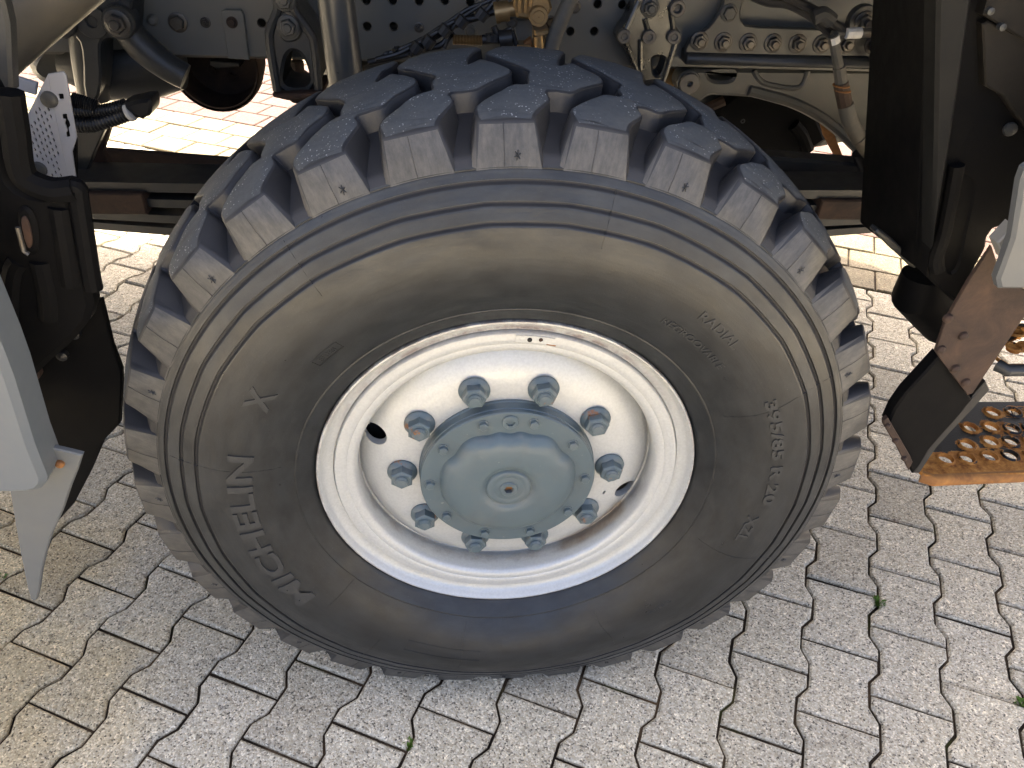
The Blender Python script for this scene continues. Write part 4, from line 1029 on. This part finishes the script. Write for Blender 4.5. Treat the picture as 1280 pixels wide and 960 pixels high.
MB().add(tube([(x, .026, z) for x, z in [(-0.6172, 0.9643), (-0.6203, 0.9317), (-0.6159, 0.9272)]], .003, 8)).build('slot_clip', 'steel', liner)
fl = [(-0.584, 0.8157), (-0.589, 0.7375), (-0.5872, 0.6921), (-0.5929, 0.6679), (-0.616, 0.5883), (-0.648, 0.5553), (-0.6896, 0.4838), (-0.7353, 0.4135), (-0.7864, 0.3575), (-0.8109, 0.3944), (-0.8377, 0.5423), (-0.7875, 0.6854), (-0.7051, 0.7284), (-0.6182, 0.8105)]
flap = MB().add(plate(fl, .10, .012, c=.002)).build('mud_flap', 'black', truck)
for x, z in [(-0.5967, 0.832), (-0.6257, 0.8021), (-0.6661, 0.7547), (-0.713, 0.6978)]: MB().add(disc_stack(x, z, [(.014, .10), (.014, .088), (.010, .084), (.006, .084), (.005, .088), (.0001, .088)], 16)).build('rivet', 'rust', flap)
for x, z in [(-0.6337, 0.7628), (-0.6616, 0.7249), (-0.7343, 0.631)]: MB().add(disc_stack(x, z, [(.009, .10), (.008, .092), (.0001, .088)], 12)).build('rivet', 'hose', flap)
tr_ = [(-2.6, .70), (-2.6, 1.45), (-.98, 1.45)] + [(-0.6161, 1.0095), (-0.6158, 0.8932), (-0.6158, 0.8676), (-0.6176, 0.8244), (-0.6277, 0.7139), (-0.6294, 0.6585), (-0.6346, 0.6468), (-0.6449, 0.6366), (-0.6586, 0.6325), (-0.6815, 0.6317)]
MB().add(plate(tr_, -.10, .055, c=.008)).build('side_trim', 'grey', truck, angle=30)
gf = [(-0.71, 0.6035), (-0.7237, 0.5423), (-0.7384, 0.4733), (-0.7548, 0.3895), (-0.7588, 0.362), (-0.7559, 0.3557), (-0.7499, 0.3595), (-0.7389, 0.3829), (-0.7218, 0.4265), (-0.7008, 0.4718), (-0.6811, 0.51), (-0.6526, 0.5565), (-0.6277, 0.6042), (-0.6103, 0.6347), (-0.5941, 0.6658), (-0.6176, 0.6752), (-0.6496, 0.686), (-0.676, 0.6808)]
gfo = MB().add(plate(gf, -.06, .008, c=.002)).build('corner_flap', 'flap', truck); gfo['label'] = 'pointed grey rubber flap below the side trim'
bx_, bz_ = (-0.6273, 0.6519); MB().add(disc_stack(bx_, bz_, [(.0065, -.058), (.006, -.064), (.003, -.067), (.0001, -.067)], 14)).build('rivet', 'rust_warm', gfo)
# perforated aluminium guard, two faces meeting at a fold
S8 = [(-0.6085, 1.0982), (-0.5885, 1.1016), (-0.5868, 1.0972), (-0.5964, 1.0151), (-0.6086, 0.9945), (-0.6172, 0.9361), (-0.6252, 0.9438), (-0.6208, 0.9921), (-0.6123, 1.0691)]
face_r = plate(S8, .20, .003, [chaikin([(-0.6036, 1.0729), (-0.5968, 1.0736), (-0.5981, 1.0663), (-0.6047, 1.0656)], 1, .15), chaikin([(-0.6064, 1.0461), (-0.5999, 1.0473), (-0.6011, 1.0398), (-0.5999, 1.0366), (-0.6001, 1.0312), (-0.6035, 1.0279), (-0.6042, 1.0202), (-0.6046, 1.0158), (-0.61, 1.0146), (-0.6092, 1.0207), (-0.6063, 1.0235), (-0.6065, 1.03), (-0.6071, 1.0332), (-0.6043, 1.0392), (-0.6078, 1.0397)], 1, .15)], c=.0006)
guard = MB().add(face_r).build('perforated_guard', 'alu', truck); guard['label'] = 'bare aluminium guard plate with rows of slots'
lf = [(-0.6085, 1.0982), (-0.6123, 1.0691), (-0.6208, 0.9921), (-0.6252, 0.9438), (-0.6538, 0.95), (-0.6717, 0.965), (-0.6769, 0.9833), (-0.6629, 1.0301)]
def skew(p): return .2 + .55 * max(0, (lf[0][0] + (p[1] - lf[0][1]) * (lf[3][0] - lf[0][0]) / (lf[3][1] - lf[0][1]) - p[0])) * 0
sl = []
inset = off_poly(lf, -.0065)
def inside(p, poly):
    c = False; n = len(poly)
    for i in range(n):
        (x0, y0), (x1, y1) = poly[i], poly[(i + 1) % n]
        if (y0 > p[1]) != (y1 > p[1]) and p[0] < (x1 - x0) * (p[1] - y0) / (y1 - y0) + x0: c = not c
    return c
ztop_ = lf[0][1] - .043
scr = [(-0.6164, 1.0659), (-0.6597, 0.9694)]
for i in range(20):
    for j in range(28):
        px = lf[7][0] + .006 + i * .0058; pz = lf[3][1] - .002 + j * .0092 + (i % 2) * .0046
        if inside((px, pz), inset) and pz < ztop_ and all(math.dist((px, pz), q_) > .0145 for q_ in scr): sl.append(ring_pts(px, pz, .0015, 6, .0031))
MB().add(plate(lf, .20, .003, sl, .0004)).build('slotted_face', 'alu', guard)
for x, z in [(-0.6164, 1.0659), (-0.6597, 0.9694)]: MB().add(disc_stack(x, z, [(.011, .20), (.010, .195), (.005, .193), (.0001, .193)], 18)).build('screw', 'cast_grey', guard)
MB().add(plate([(-0.6943, 1.0142), (-0.6421, 1.0706), (-0.6215, 1.0754), (-0.631, 0.9898), (-0.6575, 0.8931), (-0.7295, 0.9052)], .27, .01)).build('slot_blackout', 'black', guard)  # added black sheet, keeps the bright ground out of the slots
MB().add(plate([(-0.6757, 1.0845), (-0.6458, 1.0747), (-0.653, 1.0586), (-0.6813, 1.0676)], .24, .006, c=.001)).build('guard_stay', 'alu', guard)
# tube of the exhaust at the upper left
MB().add(tube([(x, .28, z) for x, z in [(-0.7746, 1.0736), (-0.704, 1.1252), (-0.6069, 1.1924), (-0.5255, 1.2481)]], .052, 32)).build('exhaust_pipe', 'tube', truck)
MB().add(plate([(-0.6215, 1.2089), (-0.5937, 1.2096), (-0.5971, 1.1759), (-0.6189, 1.0994), (-0.6276, 1.0983), (-0.6575, 1.1081)], .12, .02, c=.004)).build('cover_edge', 'cast', truck)
for pts, r in (([(-0.7352, 0.9548), (-0.7039, 0.9541), (-0.67, 0.9574), (-0.6374, 0.9661)], .010), ([(-0.7385, 0.9307), (-0.704, 0.9313), (-0.6639, 0.943), (-0.6259, 0.9573), (-0.6024, 0.9672)], .0125), ([(-0.7245, 0.9738), (-0.7077, 0.9688), (-0.6862, 0.9612)], .011)):
    path = smooth_path([(x, .5, z) for x, z in pts], 14)
    MB().add(tube(path, [r + (.0012 if i % 2 else -.0008) for i in range(len(path))], 12)).build('corrugated_conduit', 'hose', truck)
pw = [(-0.6305, 0.9653), (-0.6292, 0.9491)]
MB().add(tube([(x, .488, z) for x, z in [(-0.6334, 0.9564), (-0.6276, 0.9586)]], .0150, 18)).build('white_clip', 'white', truck)
MB().add(plate(chaikin([(-0.647, 0.97), (-0.5908, 0.9845), (-0.588, 0.9738), (-0.5937, 0.9547), (-0.6067, 0.9504), (-0.6103, 0.9462), (-0.6191, 0.9543), (-0.6358, 0.9621)], 1), .48, .05, c=.005)).build('connector', 'hose', truck)
MB().add(plate([(-0.7767, 0.8903), (-0.7205, 0.8972), (-0.7576, 0.845), (-0.8047, 0.7711), (-0.8167, 0.771)], .60, .02, c=.002)).build('stay_plate', 'cast', truck)
MB().add(plate([(-0.7524, 0.886), (-0.7299, 0.8925), (-0.7692, 0.8228), (-0.7603, 0.7869), (-0.8128, 0.7527), (-0.8234, 0.7593)], .66, .02, c=.002)).build('stay_plate', 'rust_dark', truck)

# ---- right wheel-arch panel
panel = MB()
def fold_panel():
    # columns of the pressed panel: (pixel-free) positions along X at top and bottom with their depth
    top = [(0.5481, 1.2245), (0.4692, 1.2654), (0.4671, 1.267), (0.4899, 1.2725), (0.5, 1.2712), (0.6131, 1.2729)]
    bot = [(0.5956, 0.871), (0.59, 0.8887), (0.5898, 0.8888), (0.5927, 0.8865), (0.6015, 0.8798), (0.6606, 0.8394)]
    depT = [.34, .07, .06, .03, .04, .05]; depB = [.24, .06, .055, .045, .05, .05]
    V = []; F = []; m = len(top); rows = 16
    for k in range(rows + 1):
        f = k / rows
        for (tx, tz), (bx, bz), d, d2 in zip(top, bot, depT, depB):
            V.append((tx + (bx - tx) * f, d + (d2 - d) * f, tz + (bz - tz) * f))
    for k in range(rows):
        for i in range(m - 1): F.append((k * m + i, k * m + i + 1, (k + 1) * m + i + 1, (k + 1) * m + i))
    n0 = len(V); V2 = [(x, y + .02, z) for x, y, z in V]; F2 = [tuple(q_ + n0 for q_ in f) for f in F]
    edge = [k * m for k in range(rows + 1)] + [rows * m + i for i in range(1, m)] + [k * m + m - 1 for k in range(rows - 1, -1, -1)] + [i for i in range(m - 2, 0, -1)]
    F3 = [(edge[i], edge[(i + 1) % len(edge)], n0 + edge[(i + 1) % len(edge)], n0 + edge[i]) for i in range(len(edge))]
    return V + V2, F + F2 + F3
M['shield'] = painted('dusty_rubber_shield', (.010, .009, .0075), .6, (.035, .026, .018), .5, 8, grain=.4, spec=.2)
rp = MB().add(fold_panel()).build('wheel_arch_panel', 'black', truck, angle=20)
M['lit_fold'] = painted('lit_black_plastic', (.009, .0093, .009), .55, (.014, .013, .011), .3, 8, grain=.3, spec=.12)  # same plastic, coloured lighter for the light this stripe catches
MB().add(plate([(0.4417, 1.2726), (0.4836, 1.2739), (0.4938, 1.2337), (0.5133, 1.1552), (0.5321, 1.0776), (0.5494, 1.0005), (0.562, 0.9447), (0.5366, 1.0137), (0.5065, 1.0974), (0.4819, 1.1637)], .012, .03, c=.004)).build('lit_fold_stripe', 'lit_fold', rp, angle=30)
sidep = plate(chaikin([(0.6086, 1.2737), (0.4988, 1.2705), (0.5083, 1.2293), (0.5273, 1.1486), (0.5465, 1.069), (0.5633, 0.9921), (0.5865, 0.9076), (0.6022, 0.8792), (0.6569, 0.8403), (0.6605, 0.8793), (0.6653, 0.9305), (0.6601, 0.9477), (0.6637, 0.9611), (0.6784, 0.9648), (0.6914, 0.9673), (0.7488, 0.9938)], 1, .1), .046, .02, [chaikin([(0.5854, 1.0351), (0.5994, 1.0309), (0.6096, 1.0199), (0.621, 0.9572), (0.6331, 0.9077), (0.6321, 0.8923), (0.6226, 0.8949), (0.6129, 0.9102), (0.6059, 0.9426)], 1)], c=.004)
MB().add(sidep).build('side_panel', 'black', rp, angle=25)
MB().add(plate([(0.5668, 1.0327), (0.6147, 1.0388), (0.6754, 0.8824), (0.6229, 0.8757)], .060, .01, c=.001)).build('recess', 'rust_dark', rp)
MB().add(tube(smooth_path([(x, .040, z) for x, z in [(0.5677, 1.0538), (0.5761, 1.0167), (0.5879, 0.9589), (0.5915, 0.9198), (0.6018, 0.8996)]], 5), .010, 10)).build('pressed_bead', 'black', rp)
MB().add(plate([(0.5239, 1.224), (0.5301, 1.2276), (0.5926, 1.2067), (0.6449, 1.0962), (0.6148, 1.1197), (0.5848, 1.1443), (0.5575, 1.1551)], .030, .02, c=.002)).build('rubber_shield', 'shield', rp)
MB().add(plate([(0.5174, 1.2344), (0.5145, 1.2669), (0.5944, 1.2692), (0.632, 1.1941), (0.5868, 1.2054)], .024, .02, c=.002)).build('upper_shield', 'shield', rp)
MB().add(disc_stack(*(0.6191, 1.1012), [(.007, .044), (.009, .040), (.008, .036), (.0001, .034)], 14)).build('push_rivet', 'cast', rp)
for x, z in [(0.5209, 1.2394), (0.5424, 1.2232)]: MB().add(disc_stack(x, z, [(.0042, .026), (.0042, .018), (.0001, .017)], 10)).build('push_rivet', 'cast', rp)
for pts in ([(0.5432, 0.9096), (0.572, 0.8913), (0.5606, 0.8952)], [(0.5711, 0.8939), (0.6219, 0.8589), (0.5929, 0.8752)]): pass
MB().add(plate(chaikin([(0.5393, 0.9174), (0.5497, 0.9122), (0.5711, 0.8939), (0.584, 0.886), (0.6229, 0.8561), (0.6291, 0.8671), (0.5449, 0.9264)], 1), .12, .02, c=.002)).build('panel_lip', 'cast', rp)
cc = [(0.6334, 0.8339), (0.738, 0.7594)]
MB().add(tube([(cc[0][0] + .02, .13, cc[0][1] + .01), (cc[0][0] + .022, .13, cc[0][1] - .02), (cc[1][0] + .0, .15, cc[1][1] - .01)], [.036, .044, .046], 22)).build('round_housing', 'black', rp)
# pale body corner
MB().add(plate([(0.5964, 0.9513), (0.6057, 0.9374), (0.6412, 0.9374)] + [(2.6, .937), (2.6, 1.60), (.66, 1.60), (.60, 1.13)] + [(0.5678, 1.0944), (0.5691, 1.0792), (0.5905, 1.0085), (0.5947, 0.9715)], -.08, .014, c=.004)).build('cab_skirt', 'skirt', truck, angle=30)
MB().add(plate([(0.6152, 0.9772), (0.6269, 1.0019), (0.6388, 0.9612), (0.6364, 0.9519)], -.03, .02, c=.002)).build('corner_filler', 'pale', truck)
# step hanger: rusty plate, rubber strap
hp = [(0.6342, 0.9576), (0.6239, 0.9065), (0.616, 0.839), (0.6215, 0.7863), (0.6389, 0.7689), (0.7056, 0.7048), (0.7122, 0.7079), (0.7268, 0.8082), (0.7379, 0.8836), (0.7081, 0.8913), (0.6626, 0.919)]
hang = MB().add(plate(hp, .0, .006, c=.001)).build('step_hanger', 'rust', truck); hang['label'] = 'brown rusted plate carrying the step strap'
for x, z in [(0.6169, 0.8448), (0.6521, 0.8148), (0.6274, 0.7911), (0.6638, 0.7561), (0.6909, 0.7304)]: MB().add(disc_stack(x, z, [(.0075, .001), (.0065, -.004), (.0035, -.0065), (.0001, -.007)], 16)).build('rivet', 'rust', hang)
sg_ = [(0.6382, 0.7724), (0.6252, 0.7399), (0.6102, 0.7033), (0.6031, 0.6717), (0.6028, 0.6423), (0.6855, 0.5301), (0.6915, 0.552), (0.6941, 0.5858), (0.7028, 0.6134), (0.7141, 0.6469), (0.725, 0.6891)]
V, F = plate(sg_, .0085, .022, c=.003)
strap = MB().add((V, F)).build('rubber_strap', 'black', truck)
MB().add(plate([(0.7005, 0.5279), (0.6876, 0.5282), (0.6908, 0.5538), (0.6941, 0.5858), (0.7028, 0.6134), (0.7141, 0.6469), (0.725, 0.6891), (0.7348, 0.7219), (0.7489, 0.7046), (0.7365, 0.6647), (0.7195, 0.6199), (0.7082, 0.5855)], .012, .04, c=.002)).build('strap_edge', 'hose', strap)
MB().add(plate([(0.5916, 0.6622), (0.5872, 0.6558), (0.5906, 0.6459), (0.6301, 0.598), (0.6676, 0.5476), (0.6679, 0.5655), (0.6585, 0.5799)], .0, .008, c=.001)).build('end_strip', 'rust', strap)
for x, z in [(0.5955, 0.6467), (0.6201, 0.6145), (0.6489, 0.5758)]: MB().add(disc_stack(x, z, [(.005, .001), (.004, -.004), (.0001, -.006)], 12)).build('rivet', 'rust', strap)

# ---- perforated step treads
def step(outline, hole_px, ztop, name, front, rad):
    t = .006
    Vs, Fs = plate(outline, ztop, t, [ring_pts(x, y, rad, 18) for x, y in hole_px], .001, plane='XY')
    bm = bmesh.new(); vv = [bm.verts.new(p) for p in Vs]
    for f in Fs:
        try: bm.faces.new([vv[k] for k in f])
        except ValueError: pass
    for _ in range(4):
        bmesh.ops.subdivide_edges(bm, edges=[e for e in bm.edges if e.calc_length() > .014 and all(v.co.z > ztop - .0005 for v in e.verts)], cuts=1)
        bmesh.ops.triangulate(bm, faces=[f for f in bm.faces if len(f.verts) > 4])
    bm.verts.index_update()
    Vn = [tuple(v.co) for v in bm.verts]; Fn = [tuple(v.index for v in f.verts) for f in bm.faces]; bm.free()
    o = obj(name, Vn, Fn, 'step', truck, angle=40)
    at = o.data.attributes.new('edge', 'FLOAT', 'POINT')
    for i, v in enumerate(o.data.vertices):
        d = min([math.hypot(v.co.x - x, v.co.y - y) - rad for x, y in hole_px])
        # distance to the bent front edge
        (x0, y0), (x1, y1) = front
        ln = math.hypot(x1 - x0, y1 - y0); dn = abs((x1 - x0) * (v.co.y - y0) - (y1 - y0) * (v.co.x - x0)) / ln
        at.data[i].value = max(0, 1 - d / .016) * .85 if dn > .05 else 1.15
        if dn > .05: at.data[i].value = max(at.data[i].value, max(0, 1 - (dn - .05) / .02) * .9)
    for x, y in hole_px:
        V, F = lathe([(rad + .0035, ztop), (rad + .0015, ztop + .0028), (rad - .0005, ztop + .0030), (rad - .0012, ztop - .004)], 20, 'Z', (x, y, 0))
        c_ = MB().add((V, F)).build('hole_collar', 'step', o); a2 = c_.data.attributes.new('edge', 'FLOAT', 'POINT')
        w_ = random.uniform(.35, 1.0)
        for i in range(len(c_.data.vertices)): a2.data[i].value = w_
    return o
st_out = [(0.7341, 0.0651), (0.7515, 0.0814), (0.782, 0.102), (0.9184, 0.2402)] + [(1.40, .235), (1.42, .215), (1.42, .060), (1.40, .040)] + [(0.7546, 0.0339), (0.7355, 0.0365), (0.7291, 0.0468)]
st_hol = [(0.7923, 0.0761), (0.8336, 0.0771), (0.8779, 0.0802), (0.9196, 0.0833), (0.8543, 0.1134), (0.9039, 0.121), (0.944, 0.12), (0.8875, 0.1603), (0.9298, 0.1617), (0.968, 0.1561), (0.9586, 0.2043), (1.0023, 0.2058)]
def extend(holes, rows, xmax):               # the rows of holes run on to the far end of the step
    out = list(holes); k = 0
    for n in rows:
        row = holes[k:k + n]; k += n
        dx = row[-1][0] - row[-2][0]; dy = (row[-1][1] - row[0][1]) / max(1, n - 1) * .3
        x, y = row[-1]
        while x + dx < xmax:
            x += dx; y += dy * .2; out.append((x, y))
    return out
st_hol = extend(st_hol, (4, 3, 3, 2), 1.385)
fr_e = [(0.7445, 0.0342), (0.9177, 0.0394)]
stp = step(st_out, st_hol, .50, 'step_tread', fr_e, .0135)
stp['label'] = 'perforated step tread with black paint flaking to orange rust'
V, F = tube([(fr_e[0][0] - .010, fr_e[0][1] + .012, .489), (fr_e[0][0] + .005, fr_e[0][1] + .002, .489), (fr_e[1][0], fr_e[1][1] + .002, .489), (1.41, fr_e[1][1] + .006, .489)], .0115, 16)
lip = MB().add((V, F)).build('rolled_front_edge', 'rust_warm', stp)
st2 = [(0.7557, 0.038), (0.7851, 0.0733), (0.8449, 0.1344)] + [(1.40, .150), (1.42, .135), (1.42, .045), (1.40, .030)] + [(0.7634, 0.0166)]
sh2 = extend([(0.8009, 0.064), (0.821, 0.0661), (0.8296, 0.1054), (0.8503, 0.1076)], (2, 2), 1.385)
stp2 = step(st2, sh2, .75, 'step_tread', [(0.7505, 0.021), (0.7906, 0.0225)], .0105)
stp2['label'] = 'smaller black and rust step tread higher up'
e2 = [(0.7557, 0.0294), (0.7634, 0.0166)]
MB().add(tube([(e2[0][0], e2[0][1], .740), (e2[1][0], e2[1][1], .740), (1.41, .028, .740)], .010, 12)).build('rolled_front_edge', 'cast', stp2)
V, F = plate([(.045, .47), (.215, .47), (.17, .76), (.14, .96), (.045, .96)], 0, .012, c=.002)
MB().add(([(1.412 + y, x, z) for x, y, z in V], F)).build('step_hanger', 'rust', truck)
# ---- bodywork that shades the wheel: load floor, sides, far skirt
def wbox(name, x0, x1, y0, y1, z0, z1, mat, par=truck): return MB().add(box(x0, x1, y0, y1, z0, z1, .01)).build(name, mat, par, smooth=False)
wbox('load_floor', -2.6, 2.6, .10, 2.36, 1.46, 1.56, 'cast')
wbox('body_side', -2.6, 2.6, -.06, .02, 1.62, 2.2, 'grey')
wbox('body_roof', -2.6, 2.6, -.06, 2.42, 2.2, 2.25, 'grey')
TE = math.tan(R(SUN_EL))
sk = [(x, (2.40 - y) * TE) for x, y in [(-1.4816, 1.9343), (-1.4432, 1.9347), (-1.3969, 1.8679), (-0.5857, 1.8756), (0.683, 1.8876), (1.4336, 1.838), (1.5233, 1.8109), (1.6236, 1.7369), (1.711, 1.6461), (1.7872, 1.4874)]]
SKY = [(-2.6, sk[0][1])] + sk + [(2.6, sk[-1][1] + .3), (2.6, 2.2), (-2.6, 2.2)]
MB().add(plate(SKY, 2.40, .02, c=.001)).build('far_skirt', 'grey', truck)

# ------------------------------------------------------------------ weeds in the joints
def weed(x, y, s, label, n):
    V = []; F = []
    for i in range(n):
        a = random.uniform(0, 2 * PI); ln = s * random.uniform(.5, 1); wd = s * random.uniform(.10, .18); el = random.uniform(.3, 1.1)
        dx, dy, dz = math.cos(a) * math.cos(el), math.sin(a) * math.cos(el), math.sin(el)
        bx = x + random.uniform(-.3, .3) * s * U[0]; by = y + random.uniform(-.3, .3) * s * U[1]; b0 = len(V)
        sx, sy = -math.sin(a) * wd, math.cos(a) * wd
        V += [(bx, by, -.010), (bx + dx * ln * .5 + sx, by + dy * ln * .5 + sy, dz * ln * .6 - .006), (bx + dx * ln, by + dy * ln, dz * ln * .8 - .008), (bx + dx * ln * .5 - sx, by + dy * ln * .5 - sy, dz * ln * .6 - .006)]
        F += [(b0, b0 + 1, b0 + 2), (b0, b0 + 2, b0 + 3)]
    o = MB(); o.v = V; o.f = F
    o = o.build('weed', 'green', smooth=False); o['label'] = label; o['category'] = 'weed'; o['group'] = 'weeds in the paving joints'
    return o
wp = [(-0.1728, -0.134), (0.8688, 0.1442), (1.0526, -0.1089), (-1.0773, 0.2954)]
weed(wp[0][0], wp[0][1], .020, 'tiny green weed in a paving joint just in front of the tyre', 22)
weed(wp[1][0], wp[1][1], .026, 'green weed tuft in the toothed joint below the step tread', 30)
weed(wp[2][0], wp[2][1], .026, 'green weed in an outer joint farther from the tyre than the step tread', 26)
weed(wp[3][0], wp[3][1], .020, 'small green weed beside the pointed grey corner flap', 18)
